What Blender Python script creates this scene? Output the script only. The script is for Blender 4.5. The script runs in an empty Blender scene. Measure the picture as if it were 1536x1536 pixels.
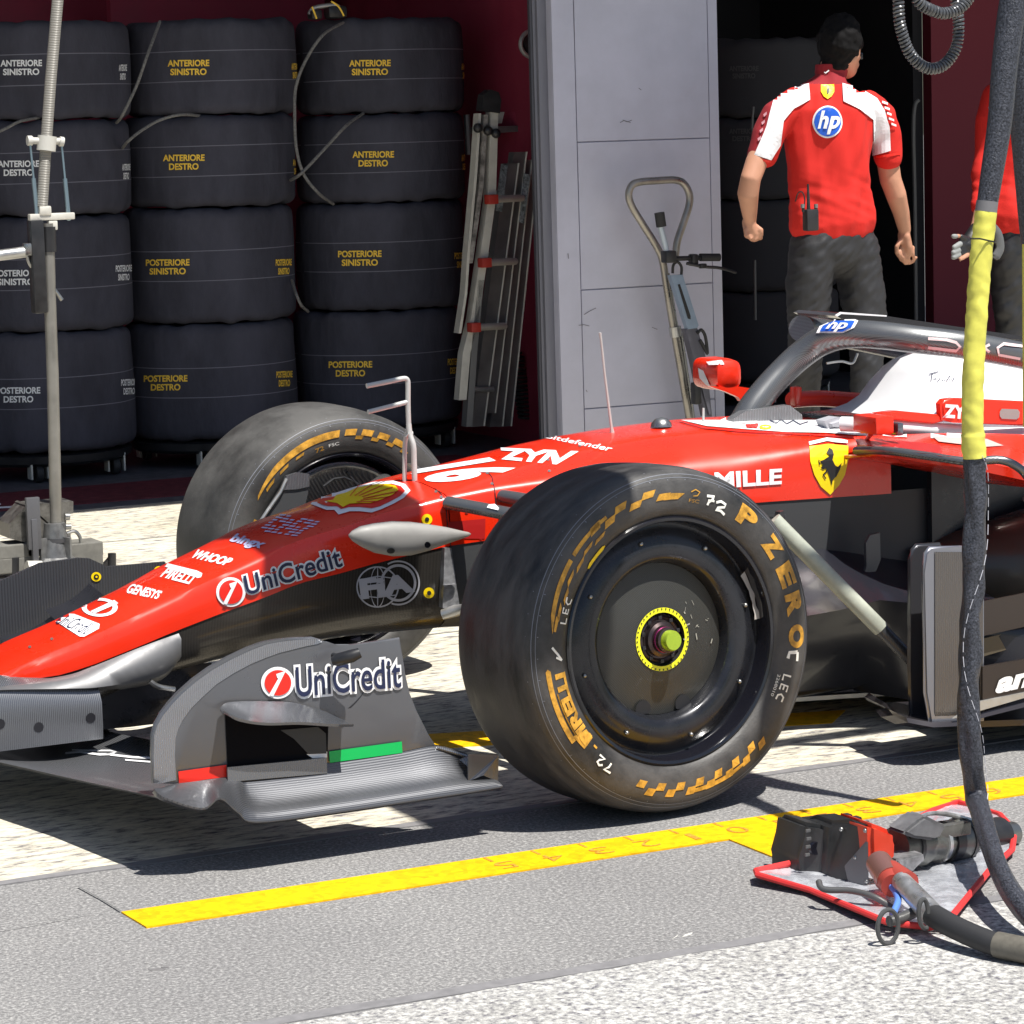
import bpy, bmesh, math, random
from mathutils import Vector, Matrix, noise
from mathutils.bvhtree import BVHTree
from math import sin, cos, pi, radians
random.seed(7)
SC = bpy.context.scene
COL = SC.collection

# ------------------------------------------------------------------ camera
FPX, YAW, PIT, ROL = 4428.2472, .4554, .1306, -.0295
CAM = Vector((-2.8858, -6.1782, 1.4217))
fw = Vector((sin(YAW)*cos(PIT), cos(YAW)*cos(PIT), -sin(PIT)))
r0 = Vector((cos(YAW), -sin(YAW), 0)); u0 = r0.cross(fw)
cr = cos(ROL)*r0 + sin(ROL)*u0; cu = -sin(ROL)*r0 + cos(ROL)*u0
cd = bpy.data.cameras.new('camera'); cam = bpy.data.objects.new('camera', cd); COL.objects.link(cam)
cd.sensor_width = 36; cd.lens = FPX/1536*36; cd.clip_end = 500; cd.clip_start = .05
M = Matrix((cr, cu, -fw)).transposed().to_4x4(); M.translation = CAM
cam.matrix_world = M
SC.camera = cam

# ------------------------------------------------------------------ sky, sun, exposure
SUNV = Vector((.12, -.43, 1)).normalized()
W = bpy.data.worlds.new('World'); SC.world = W; W.use_nodes = True
nt = W.node_tree; sky = nt.nodes.new('ShaderNodeTexSky'); sky.sky_type = 'NISHITA'; sky.sun_disc = False
sky.sun_elevation = math.asin(SUNV.z); sky.sun_rotation = math.atan2(SUNV.x, SUNV.y)
nt.links.new(sky.outputs[0], nt.nodes['Background'].inputs[0]); nt.nodes['Background'].inputs[1].default_value = .062
sl = bpy.data.lights.new('sun', 'SUN'); sl.energy = 5; sl.angle = radians(.5); sl.color = (1, .965, .9)
so = bpy.data.objects.new('sun', sl); COL.objects.link(so); so.rotation_euler = SUNV.to_track_quat('Z', 'Y').to_euler()
SC.view_settings.view_transform = 'Standard'; SC.view_settings.look = 'None'
SC.view_settings.exposure = .58; SC.view_settings.gamma = 1

# ------------------------------------------------------------------ photograph pixel <-> place
def ray(px, py): return (cr*((px-768)/FPX) - cu*((py-768)/FPX) + fw).normalized()
def at(px, py, x=None, y=None, z=None):
    d = ray(px, py)
    t = (x-CAM.x)/d.x if x is not None else (y-CAM.y)/d.y if y is not None else (z-CAM.z)/d.z
    return CAM + d*t
def pix(v):
    d = Vector(v)-CAM; k = d.dot(fw)
    return (768+FPX*d.dot(cr)/k, 768-FPX*d.dot(cu)/k)
def interp(curve, x):
    if x <= curve[0][0]:
        a, b = curve[0], curve[1]
    elif x >= curve[-1][0]:
        a, b = curve[-2], curve[-1]
    else:
        for a, b in zip(curve, curve[1:]):
            if a[0] <= x <= b[0]: break
    return a[1]+(b[1]-a[1])*(x-a[0])/(b[0]-a[0])
def zon(x, y, curve):            # height at plan position x,y that lies on an outline read off the photograph
    lo, hi = -.2, 1.8
    for _ in range(40):
        m = (lo+hi)/2; p = pix((x, y, m))
        if p[1] > interp(curve, p[0]): lo = m
        else: hi = m
    return lo

# ------------------------------------------------------------------ materials
MT = {}
def mat(name, col, rough=.5, metal=0, coat=0, noise_=0, nscale=30, bump=0, bscale=80, weave=None, spec=None, stretch=None, dark=.6, trans=0, bdist=.002):
    if name in MT: return MT[name]
    m = bpy.data.materials.new(name); m.use_nodes = True; n = m.node_tree.nodes; L = m.node_tree.links; b = n['Principled BSDF']
    b.inputs['Base Color'].default_value = (*col, 1); b.inputs['Roughness'].default_value = rough; b.inputs['Metallic'].default_value = metal
    b.inputs['Coat Weight'].default_value = coat; b.inputs['Coat Roughness'].default_value = .06
    if trans: b.inputs['Transmission Weight'].default_value = trans
    if spec is not None: b.inputs['Specular IOR Level'].default_value = spec
    tc = n.new('ShaderNodeTexCoord'); src = tc.outputs['Object']
    if stretch:
        mp = n.new('ShaderNodeMapping'); mp.inputs['Scale'].default_value = stretch; L.new(src, mp.inputs[0]); src = mp.outputs[0]
    if noise_:
        t = n.new('ShaderNodeTexNoise'); t.inputs['Scale'].default_value = nscale; t.inputs['Detail'].default_value = 6; t.inputs['Roughness'].default_value = .65
        L.new(src, t.inputs['Vector'])
        rp = n.new('ShaderNodeMapRange'); rp.inputs[1].default_value = .35; rp.inputs[2].default_value = .65; rp.inputs[3].default_value = 0; rp.inputs[4].default_value = 1
        L.new(t.outputs[0], rp.inputs[0])
        mx = n.new('ShaderNodeMix'); mx.data_type = 'RGBA'; mx.inputs[6].default_value = (*[c*dark for c in col], 1); mx.inputs[7].default_value = (*[min(1, c*(2-dark)) for c in col], 1)
        ml = n.new('ShaderNodeMath'); ml.operation = 'MULTIPLY_ADD'; ml.inputs[1].default_value = noise_; ml.inputs[2].default_value = .5*(1-noise_)
        L.new(rp.outputs[0], ml.inputs[0]); L.new(ml.outputs[0], mx.inputs[0]); L.new(mx.outputs[2], b.inputs['Base Color'])
        rr = n.new('ShaderNodeMapRange'); rr.inputs[3].default_value = max(.02, rough-.12); rr.inputs[4].default_value = min(1, rough+.12)
        L.new(rp.outputs[0], rr.inputs[0]); L.new(rr.outputs[0], b.inputs['Roughness'])
    if bump or weave:
        bp = n.new('ShaderNodeBump'); bp.inputs['Strength'].default_value = bump or .35; bp.inputs['Distance'].default_value = bdist
        if weave:
            w = n.new('ShaderNodeTexWave'); w.bands_direction = weave[0]; w.inputs['Scale'].default_value = weave[1]; w.inputs['Distortion'].default_value = weave[2] if len(weave) > 2 else .3
            w.inputs['Detail'].default_value = 1; L.new(tc.outputs['Object'], w.inputs['Vector']); L.new(w.outputs['Fac'], bp.inputs['Height'])
            mr = n.new('ShaderNodeMapRange'); mr.inputs[3].default_value = rough*.7; mr.inputs[4].default_value = min(1, rough*1.5)
            L.new(w.outputs['Fac'], mr.inputs[0]); L.new(mr.outputs[0], b.inputs['Roughness'])
        else:
            t2 = n.new('ShaderNodeTexNoise'); t2.inputs['Scale'].default_value = bscale; t2.inputs['Detail'].default_value = 5
            L.new(src, t2.inputs['Vector']); L.new(t2.outputs[0], bp.inputs['Height'])
        L.new(bp.outputs[0], b.inputs['Normal'])
    MT[name] = m; return m

RED = mat('red_paint', (.80, .026, .005), .3, 0, .35, noise_=.35, nscale=3, dark=.93)
MAROON_P = mat('maroon_wall', (.26, .025, .06), .6, noise_=.5, nscale=4, dark=.8)
CARB = mat('carbon', (.06, .061, .067), .34, .55, .15, weave=('X', 90, .2), bump=.12)
CARBL = mat('carbon_light', (.20, .205, .22), .34, .75, .15, weave=('X', 75, .25), bump=.08)
CARBD = mat('carbon_dark', (.022, .022, .027), .3, .3, .2, noise_=.5, nscale=12, dark=.7)
CARBM = mat('carbon_matt', (.055, .057, .061), .55, .2, 0, weave=('Z', 170, .1), bump=.1)
TWEED = mat('carbon_twill', (.17, .175, .18), .3, .7, .2, weave=('DIAGONAL', 150, 0), bump=.1)
WHITE = mat('white_paint', (.82, .82, .84), .3, 0, .3)
DECW = mat('white_vinyl', (.83, .83, .84), .4)
DECN = mat('navy_vinyl', (.012, .018, .06), .4)
DECR = mat('red_vinyl', (.75, .02, .01), .4)
DECG = mat('green_vinyl', (.0, .42, .09), .4)
DECY = mat('yellow_vinyl', (.93, .66, .0), .4)
DECB = mat('blue_vinyl', (.015, .10, .55), .4)
DECK = mat('black_vinyl', (.012, .012, .014), .45)
TYRE = mat('tyre_rubber', (.045, .043, .042), .5, noise_=1, nscale=7, dark=.35, bump=.25, bscale=160, stretch=(1, 3, 1))
TYREY = mat('tyre_yellow', (.52, .265, .03), .55, noise_=1, nscale=45, dark=.55)
TYREL = mat('tyre_fine_line', (.17, .18, .21), .5)
CHALK = mat('paint_marker', (.85, .84, .78), .7)
FABRIC = mat('blanket_fabric', (.060, .060, .079), .95, noise_=.8, nscale=5, dark=.72, bump=.6, bscale=20, spec=.2, stretch=(1, 1, .45), bdist=.012)
SEAM = mat('blanket_seam', (.17, .17, .21), .9)
GOLD = mat('gold_print', (.95, .62, .07), .7)
SILV = mat('silver_print', (.85, .86, .88), .7)
STEEL = mat('steel', (.34, .34, .33), .32, .9, noise_=.5, nscale=14, dark=.75)
ALU = mat('aluminium', (.5, .5, .49), .4, .75, noise_=.5, nscale=20, dark=.8)
ALUW = mat('pale_aluminium', (.62, .60, .54), .5, .25, noise_=.5, nscale=20, dark=.85)
BLKP = mat('black_plastic', (.018, .018, .02), .42, noise_=.5, nscale=20, dark=.7)
BLKG = mat('black_gloss', (.008, .008, .012), .12, 0, .4)
RUBB = mat('black_rubber', (.022, .022, .024), .65, bump=.2)
GREYP = mat('grey_metal_panel', (.53, .53, .63), .6, .15, noise_=.55, nscale=2.2, dark=.84, bump=.12, bscale=50)
FRAMEG = mat('grey_frame', (.20, .20, .235), .55, .2, noise_=.4, nscale=5, dark=.85)
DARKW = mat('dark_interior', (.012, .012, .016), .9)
SKIN = mat('skin', (.50, .25, .16), .55, noise_=.4, nscale=18, dark=.87)
SHIRT = mat('red_polo_fabric', (.60, .014, .008), .85, bump=.25, bscale=300)
SHIRTD = mat('shaded_red_fabric', (.28, .012, .02), .85)  # darker copy of the polo red for shade on collar and left sleeve
SHIRTW = mat('white_polo_fabric', (.78, .77, .80), .85)
TROU = mat('charcoal_trousers', (.020, .020, .023), .6, bump=.3, bscale=200)
HAIR = mat('dark_hair', (.006, .0055, .006), .8, spec=.15)
YSLV = mat('yellow_sleeve', (.66, .62, .10), .55, noise_=.6, nscale=12, dark=.82, bump=.6, bscale=30)
MESHS = mat('black_mesh_sleeve', (.045, .048, .06), .4, .15, noise_=1, nscale=240, dark=.25, bump=.9, bscale=300)
BOOT = mat('silver_tape', (.55, .55, .55), .35, .8, noise_=.5, nscale=30)

# ------------------------------------------------------------------ mesh building
WV = {}
def empty(name, loc):
    o = bpy.data.objects.new(name, None); COL.objects.link(o); o.location = loc; o.empty_display_size = .1; return o
def tag(o, label=None, cat=None, group=None, kind=None):
    if label: o['label'] = label
    if cat: o['category'] = cat
    if group: o['group'] = group
    if kind: o['kind'] = kind
    return o
def rootof(o):
    while o.parent: o = o.parent
    return o
def obj(name, bm, m, parent=None, smooth=True, ang=40, keep=False):
    bm.verts.ensure_lookup_table(); bm.faces.ensure_lookup_table()
    me = bpy.data.meshes.new(name)
    if not keep: bmesh.ops.recalc_face_normals(bm, faces=bm.faces)
    wv = [v.co.copy() for v in bm.verts]; pl = [[v.index for v in f.verts] for f in bm.faces]
    off = rootof(parent).location if parent else Vector((0, 0, 0))
    if parent: bmesh.ops.translate(bm, verts=bm.verts, vec=-off)
    bm.to_mesh(me); bm.free()
    for mm in (m if isinstance(m, (list, tuple)) else [m]): me.materials.append(mm)
    if smooth:
        me.polygons.foreach_set('use_smooth', [True]*len(me.polygons))
        try: me.set_sharp_from_angle(angle=radians(ang))
        except Exception: pass
    o = bpy.data.objects.new(name, me); COL.objects.link(o)
    if parent: o.parent = parent
    WV[o.name] = (wv, pl)
    return o
def bvh(*os):
    vs, ps = [], []
    for o in os:
        w, p = WV[o.name]; k = len(vs); vs += w; ps += [[i+k for i in q] for q in p]
    return BVHTree.FromPolygons(vs, ps)
def B(): return bmesh.new()
def box(bm, c, s, rz=0, bev=0, mi=0, rot=None):
    r = bmesh.ops.create_cube(bm, size=1); vs = r['verts']
    R_ = rot.to_matrix().to_4x4() if rot else Matrix.Rotation(rz, 4, 'Z')
    Mx = Matrix.Translation(Vector(c)) @ R_ @ Matrix.Diagonal((*s, 1))
    bmesh.ops.transform(bm, matrix=Mx, verts=vs)
    fs = list({f for v in vs for f in v.link_faces})
    for f in fs: f.material_index = mi
    if bev:
        es = list({e for v in vs for e in v.link_edges})
        rr = bmesh.ops.bevel(bm, geom=es, offset=bev, segments=2, affect='EDGES', profile=.6)
        for f in rr['faces']: f.material_index = mi
def tube(bm, pts, r, seg=12, mi=0, caps=True, flat=1, flatdir=None):
    pts = [Vector(p) for p in pts]; n = len(pts); rs = r if isinstance(r, (list, tuple)) else [r]*n
    rings = []; prev = None
    for i, p in enumerate(pts):
        t = (pts[min(i+1, n-1)]-pts[max(i-1, 0)]).normalized()
        if flatdir is not None: a = Vector(flatdir); a = (a-t*a.dot(t)).normalized()
        elif prev is None:
            a = Vector((0, 0, 1)) if abs(t.z) < .9 else Vector((0, 1, 0)); a = (a-t*a.dot(t)).normalized()
        else: a = (prev-t*prev.dot(t)).normalized()
        prev = a; b = t.cross(a)
        rings.append([bm.verts.new(p+a*cos(k*2*pi/seg)*rs[i]*(flat if flatdir is not None else 1)+b*sin(k*2*pi/seg)*rs[i]) for k in range(seg)])
    for A, Bq in zip(rings, rings[1:]):
        for k in range(seg):
            f = bm.faces.new((A[k], A[(k+1) % seg], Bq[(k+1) % seg], Bq[k])); f.material_index = mi
    if caps:
        for q in (rings[0], rings[-1]):
            f = bm.faces.new(q); f.material_index = mi
def smooth_path(pts, k=8):
    pts = [Vector(p) for p in pts]; out = []; n = len(pts)
    for i in range(n-1):
        a, b, c, d = pts[max(i-1, 0)], pts[i], pts[i+1], pts[min(i+2, n-1)]
        for j in range(k):
            t = j/k; out.append(.5*((2*b)+(c-a)*t+(2*a-5*b+4*c-d)*t*t+(3*b-3*c+d-a)*t**3))
    out.append(pts[-1]); return out
def lathe(bm, prof, c=(0, 0, 0), seg=48, axis='Z', mi=0, fn=None, close=False):
    c = Vector(c); rings = []
    for r, h in prof:
        q = []
        for k in range(seg):
            a = 2*pi*k/seg
            v = Vector((r*cos(a), r*sin(a), h)) if axis == 'Z' else Vector((r*sin(a), h, r*cos(a)))
            v = c+v
            q.append(bm.verts.new(fn(v) if fn else v))
        rings.append(q)
    for A, Bq in zip(rings, rings[1:]):
        for k in range(seg):
            f = bm.faces.new((A[k], A[(k+1) % seg], Bq[(k+1) % seg], Bq[k])); f.material_index = mi
    if close:
        for q in (rings[0], rings[-1]): bm.faces.new(q).material_index = mi
    return rings
def loft(bm, secs, closed=False, mi=0, caps=False):
    R = [[bm.verts.new(p) for p in s] for s in secs]; n = len(R[0])
    for A, Bq in zip(R, R[1:]):
        for k in range(n if closed else n-1):
            f = bm.faces.new((A[k], A[(k+1) % n], Bq[(k+1) % n], Bq[k])); f.material_index = mi
    if caps:
        for q in (R[0], R[-1]): bm.faces.new(q).material_index = mi
    return R
def plate(bm, pts, th, mi=0):       # polygon given in 3D, thickened along vector th
    th = Vector(th); a = [bm.verts.new(p) for p in pts]; b = [bm.verts.new(Vector(p)+th) for p in pts]; n = len(a)
    bm.faces.new(a).material_index = mi; bm.faces.new(b[::-1]).material_index = mi
    for k in range(n): bm.faces.new((a[k], b[k], b[(k+1) % n], a[(k+1) % n])).material_index = mi
def rot_between(v): return Vector(v).to_track_quat('Z', 'Y')

# ------------------------------------------------------------------ lettering: text outlines laid on real surfaces
def text2d(s, bold=.012, shear=0, spacing=1.0):
    cu_ = bpy.data.curves.new('t', 'FONT'); cu_.body = s; cu_.size = 1; cu_.offset = bold; cu_.shear = shear; cu_.space_character = spacing
    cu_.resolution_u = 4; cu_.align_x = 'LEFT'
    o = bpy.data.objects.new('t', cu_); COL.objects.link(o)
    dg = bpy.context.evaluated_depsgraph_get(); me = bpy.data.meshes.new_from_object(o.evaluated_get(dg))
    vs = [(v.co.x, v.co.y) for v in me.vertices]; fs = [list(p.vertices) for p in me.polygons]
    bpy.data.objects.remove(o); bpy.data.curves.remove(cu_); bpy.data.meshes.remove(me)
    x0 = min(v[0] for v in vs); x1 = max(v[0] for v in vs); y0 = min(v[1] for v in vs); y1 = max(v[1] for v in vs)
    return [((v[0]-x0)/(x1-x0), (v[1]-y0)/(y1-y0)) for v in vs], fs
def quadmap(q):                       # q = bottom-left, bottom-right, top-right, top-left
    def f(u, v):
        return tuple((1-u)*(1-v)*q[0][i]+u*(1-v)*q[1][i]+u*v*q[2][i]+(1-u)*v*q[3][i] for i in (0, 1))
    return f
def geo_map(g, f): return [f(*v) for v in g[0]], g[1]
def geo_join(*gs):
    V, F_ = [], []
    for v, f in gs: k = len(V); V += v; F_ += [[i+k for i in q] for q in f]
    return V, F_
def ring2d(c, r1, r2, sx=1, sy=1, n=40, a0=0, a1=2*pi):
    V, F_ = [], []
    for i in range(n+1):
        a = a0+(a1-a0)*i/n
        V += [(c[0]+cos(a)*r1*sx, c[1]+sin(a)*r1*sy), (c[0]+cos(a)*r2*sx, c[1]+sin(a)*r2*sy)]
    for i in range(n): F_.append([2*i, 2*i+1, 2*i+3, 2*i+2])
    return V, F_
def disc2d(c, rx, ry, n=32): return [(c[0]+cos(2*pi*i/n)*rx, c[1]+sin(2*pi*i/n)*ry) for i in range(n)], [list(range(n))]
def poly(pts): return list(pts), [list(range(len(pts)))]
def strip(pts, w):                     # stroke of width w along 2D points
    V, F_ = [], []
    for i, p in enumerate(pts):
        a = Vector(pts[max(i-1, 0)]); b = Vector(pts[min(i+1, len(pts)-1)]); t = (b-a).normalized(); n_ = Vector((-t.y, t.x))*w/2
        V += [(p[0]+n_.x, p[1]+n_.y), (p[0]-n_.x, p[1]-n_.y)]
    for i in range(len(pts)-1): F_.append([2*i, 2*i+1, 2*i+3, 2*i+2])
    return V, F_
def lay(name, g, m, parent, fn, grid=0, jit=True):
    """2D geometry -> surface via fn(x, y) -> point; grid = size of the facets it is cut into"""
    bm = B(); vs = [bm.verts.new((a, b, 0)) for a, b in g[0]]
    for f in g[1]:
        try: bm.faces.new([vs[i] for i in f])
        except ValueError: pass
    bmesh.ops.triangulate(bm, faces=bm.faces)
    il = bm.verts.layers.int.new('isl'); seen = set(); k = 0          # letters of one word sit a hair apart so that none are coplanar
    for v0 in bm.verts:
        if v0 in seen: continue
        st = [v0]; seen.add(v0)
        while st:
            q = st.pop(); q[il] = k
            for e in q.link_edges:
                o_ = e.other_vert(q)
                if o_ not in seen: seen.add(o_); st.append(o_)
        k += 1
    if grid:
        for ax in (0, 1):
            lo = min(v.co[ax] for v in bm.verts); hi = max(v.co[ax] for v in bm.verts); k = lo+grid
            while k < hi:
                no = [0, 0, 0]; no[ax] = 1; co = [0, 0, 0]; co[ax] = k
                bmesh.ops.bisect_plane(bm, geom=bm.verts[:]+bm.edges[:]+bm.faces[:], plane_co=co, plane_no=no); k += grid
    bad = []
    for v in bm.verts:
        p = fn(v.co.x, v.co.y)
        if p is None: bad.append(v)
        else: v.co = p+(CAM-p).normalized()*(v[il] % 4)*.00022 if jit else p
    if bad: bmesh.ops.delete(bm, geom=bad, context='VERTS')
    loose = [v for v in bm.verts if not v.link_faces]
    if loose: bmesh.ops.delete(bm, geom=loose, context='VERTS')
    if not bm.faces: bm.free(); return None
    return obj(name, bm, m, parent, smooth=False, keep=True)
def caster(tree, off=.0015):
    def f(px, py):
        d = ray(px, py); h = tree.ray_cast(CAM, d)
        if h[0] is None: return None
        n = h[1] if h[1].dot(d) < 0 else -h[1]
        return h[0]+n*off-d*off*.5
    return f
def decal(name, g, m, parent, tree, off=.0015, grid=10): return lay(name, g, m, parent, caster(tree, off), grid)
def planer(off=0, **k): return lambda px, py: at(px, py, **k)
# ------------------------------------------------------------------ ground
def ground_mat(name, a, b, c, scale, warm=None, vor=.5, streak=None, spk=.5, bump=.5, rough=.85, fine=1.0):
    m = bpy.data.materials.new(name); m.use_nodes = True; N = m.node_tree.nodes; L = m.node_tree.links; bs = N['Principled BSDF']
    bs.inputs['Roughness'].default_value = rough; bs.inputs['Specular IOR Level'].default_value = .3
    tc = N.new('ShaderNodeTexCoord'); src = tc.outputs['Object']
    if streak:
        mp = N.new('ShaderNodeMapping'); mp.inputs['Scale'].default_value = streak; L.new(src, mp.inputs[0]); s2 = mp.outputs[0]
    else: s2 = src
    v = N.new('ShaderNodeTexVoronoi'); v.inputs['Scale'].default_value = scale*fine; L.new(s2, v.inputs['Vector'])
    n1 = N.new('ShaderNodeTexNoise'); n1.inputs['Scale'].default_value = scale*.55; n1.inputs['Detail'].default_value = 8; n1.inputs['Roughness'].default_value = .75; L.new(s2, n1.inputs['Vector'])
    n2 = N.new('ShaderNodeTexNoise'); n2.inputs['Scale'].default_value = 1.6; n2.inputs['Detail'].default_value = 6; L.new(src, n2.inputs['Vector'])
    cr1 = N.new('ShaderNodeValToRGB'); e = cr1.color_ramp.elements; e[0].position = .5-spk*.16; e[0].color = (*a, 1); e[1].position = .5+spk*.14; e[1].color = (*c, 1)
    em = cr1.color_ramp.elements.new(.5); em.color = (*b, 1)
    L.new(n1.outputs[0], cr1.inputs[0])
    mx = N.new('ShaderNodeMix'); mx.data_type = 'RGBA'; mx.blend_type = 'MULTIPLY'; mx.inputs[0].default_value = vor
    sep = N.new('ShaderNodeMapRange'); sep.inputs[3].default_value = .55; sep.inputs[4].default_value = 1.25
    bw = N.new('ShaderNodeRGBToBW'); L.new(v.outputs['Color'], bw.inputs[0]); L.new(bw.outputs[0], sep.inputs[0])
    cmb = N.new('ShaderNodeCombineColor')
    for i in range(3): L.new(sep.outputs[0], cmb.inputs[i])
    L.new(cr1.outputs[0], mx.inputs[6]); L.new(cmb.outputs[0], mx.inputs[7])
    mx2 = N.new('ShaderNodeMix'); mx2.data_type = 'RGBA'; mx2.blend_type = 'MULTIPLY'; mx2.inputs[0].default_value = 1
    r2 = N.new('ShaderNodeValToRGB'); r2.color_ramp.elements[0].position = .3; r2.color_ramp.elements[1].position = .7
    w0 = warm or (.82, .82, .83); r2.color_ramp.elements[0].color = (*w0, 1); r2.color_ramp.elements[1].color = (1.0, 1.0, 1.0, 1)
    L.new(n2.outputs[0], r2.inputs[0]); L.new(mx.outputs[2], mx2.inputs[6]); L.new(r2.outputs[0], mx2.inputs[7])
    L.new(mx2.outputs[2], bs.inputs['Base Color'])
    bp = N.new('ShaderNodeBump'); bp.inputs['Strength'].default_value = bump; bp.inputs['Distance'].default_value = .004
    L.new(n1.outputs[0], bp.inputs['Height']); L.new(bp.outputs[0], bs.inputs['Normal'])
    return m
ASPH = ground_mat('asphalt', (.12, .118, .12), (.245, .24, .237), (.52, .51, .49), 240, spk=1.15, bump=.6)
CHIP = ground_mat('exposed_aggregate', (.10, .095, .12), (.42, .415, .40), (.74, .73, .70), 125, spk=.95, bump=.7, warm=(.80, .79, .78))
PALE = ground_mat('worn_pale_concrete', (.13, .12, .14), (.60, .57, .49), (.76, .72, .60), 62, streak=(.4, 1.3, 1), spk=.8, bump=.3, warm=(.80, .76, .68), fine=2, vor=.25)
GFLR = ground_mat('garage_floor_paint', (.085, .087, .10), (.115, .118, .135), (.15, .15, .17), 30, spk=.8, bump=.1, rough=.5)
MARS = ground_mat('maroon_floor_paint', (.10, .018, .028), (.16, .028, .040), (.20, .05, .06), 40, spk=.9, bump=.1, rough=.6)
YELL = ground_mat('yellow_line_paint', (.78, .40, .0), (.92, .50, .0), (.94, .53, .0), 60, spk=.9, bump=.3, rough=.6, warm=(.90, .88, .8))
TARJ = mat('tar_joint', (.19, .185, .19), .8, noise_=.6, nscale=40, dark=.8)
TARD = mat('dark_crack', (.13, .13, .13), .9)
BRN = mat('brown_stencil', (.50, .24, .02), .8, noise_=1, nscale=140, dark=.55)
def sheet(name, pts, z, m, kind='structure', cuts=None):
    bm = B(); top = [bm.verts.new((p[0], p[1], z)) for p in pts]; bm.faces.new(top)
    if z > 0:                                   # the coat has a real edge down to the surface below
        bot = [bm.verts.new((p[0], p[1], .0001)) for p in pts]; n = len(pts)
        for i in range(n): bm.faces.new((top[i], top[(i+1) % n], bot[(i+1) % n], bot[i]))
    o = obj(name, bm, m, smooth=False); tag(o, kind=kind); return o
def rough_edge(x0, x1, y, amp, n, seed):
    random.seed(seed); return [(x0+(x1-x0)*i/n, y+random.uniform(-amp, amp)) for i in range(n+1)]
sheet('ground', [(-150, -150), (150, -150), (150, 150), (-150, 150)], 0, ASPH)
e1 = rough_edge(-12, 14, -.735, .006, 420, 1)
sheet('pit_apron_concrete', e1+[(14, 4.66), (-12, 4.66)], .0015, PALE)
e2 = rough_edge(-12, 14, -1.885, .007, 420, 2)
sheet('pit_lane_aggregate', e2+[(14, -12), (-12, -12)], .0015, CHIP)
# joints between the surfaces and old saw cuts
for y0, w_, sd in ((-.752, .03, 3), (-1.865, .035, 4)):
    a = rough_edge(-12, 14, y0-w_/2, .003, 300, sd); b = rough_edge(-12, 14, y0+w_/2, .004, 300, sd+9)[::-1]
    sheet('tar_joint', a+b, .0025, TARJ)
def crack(pts, w, z=.0034):
    g = strip(pts, w); bm = B(); vs = [bm.verts.new((a, b, z)) for a, b in g[0]]
    for f in g[1]: bm.faces.new([vs[i] for i in f])
    tag(obj('ground_crack', bm, TARD, smooth=False), kind='structure')
q = [at(*p, z=0) for p in ((117, 1332), (150, 1350), (181, 1369))]; crack([(v.x, v.y) for v in q], .0035)
q = [at(*p, z=0) for p in ((0, 1398), (60, 1388), (130, 1374))]; crack([(v.x, v.y) for v in q], .002)
crack([(-6, 2.6), (0.1, 2.62), (3, 2.6), (8, 2.62)], .008); crack([(-6, 3.72), (.6, 3.72), (3, 3.73), (8, 3.72)], .008); crack([(-6, 1.3), (3, 1.3), (8, 1.3)], .007)
crack([(-1.2, 1.3), (-1.15, 4.6)], .007); crack([(1.9, 1.3), (1.95, 4.6)], .007)
# yellow box marking with its centimetre marks
sheet('yellow_box_line', [(-1.219, -1.087), (3.2, -1.087), (3.2, -1.22), (.135, -1.22), (.17, -1.22), (.17, -1.58), (.0, -1.58), (.0, -1.22), (-1.214, -1.213)], .0034, YELL)
P4 = [at(*p, z=.008) for p in ((640, 1098), (900, 1083), (1268, 1062), (1248, 1081), (900, 1103), (646, 1120))]
sheet('yellow_stop_mark', [(v.x, v.y) for v in P4], .0034, YELL)
nums = {-5: '5', -4: '4', -3: '3', -2: '2', -1: '1', 0: '0', 1: '1', 2: '2', 3: '3', 4: '4', 5: '5', 6: '6'}
bmT = None
for k, s in nums.items():
    x = .040+k*.1035
    g = text2d(s, -.012); hh = .05; ww = .042 if s != '1' else .014
    fn = lambda u, v, x=x, hh=hh, ww=ww: Vector((x+ww/2+.012-u*ww, -1.145-v*hh+.004, .0043))
    o = lay('painted_number', g, BRN, None, fn); tag(o, kind='structure')
    sheet('painted_tick', [(x-.003, -1.092), (x+.003, -1.092), (x+.003, -1.128), (x-.003, -1.128)], .0043, BRN)
STN = mat('old_stain', (.17, .165, .165), .8, noise_=.6, nscale=60)
for (u, v, a_, b_) in ((236, 1454, 14, 2.2), (248, 1451, 7, 1.6), (560, 1440, 5, 1.2)):
    pts_ = []
    for k in range(14):
        t_ = 2*pi*k/14; q = at(u+a_*cos(t_)*random.uniform(.7, 1.1), v+b_*sin(t_)*random.uniform(.6, 1.2), z=0); pts_.append((q.x, q.y))
    sheet('ground_stain', pts_, .0008, STN)
for (u, v, w_) in ((1030, 1404, 14), (1012, 1407, 7), (685, 1411, 4)):
    q = [at(u-w_/2, v+2, z=0), at(u+w_/2, v-2, z=0), at(u+w_/2+2, v-5, z=0), at(u-w_/2+5, v-2, z=0)]; sheet('paint_fleck', [(p.x, p.y) for p in q], .0008, mat('pale_fleck', (.55, .54, .5), .8))
# garage floor
sheet('garage_floor', [(-12, 4.66), (14, 4.66), (14, 12), (-12, 12)], .004, GFLR)
sheet('maroon_floor_strip', [(-12, 4.74), (2.5, 4.80), (2.5, 5.36), (-12, 5.25)], .008, MARS)
sheet('maroon_floor_strip', [(3.45, 4.80), (14, 4.84), (14, 5.40), (3.45, 5.36)], .008, MARS)
g = [(-.05, 5.05), (.35, 4.96), (.36, 4.99), (-.05, 5.08)]
sheet('floor_stripe', g, .011, SILV); sheet('floor_stripe', [(a+.05, b-.12) for a, b in g], .011, SILV)

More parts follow.
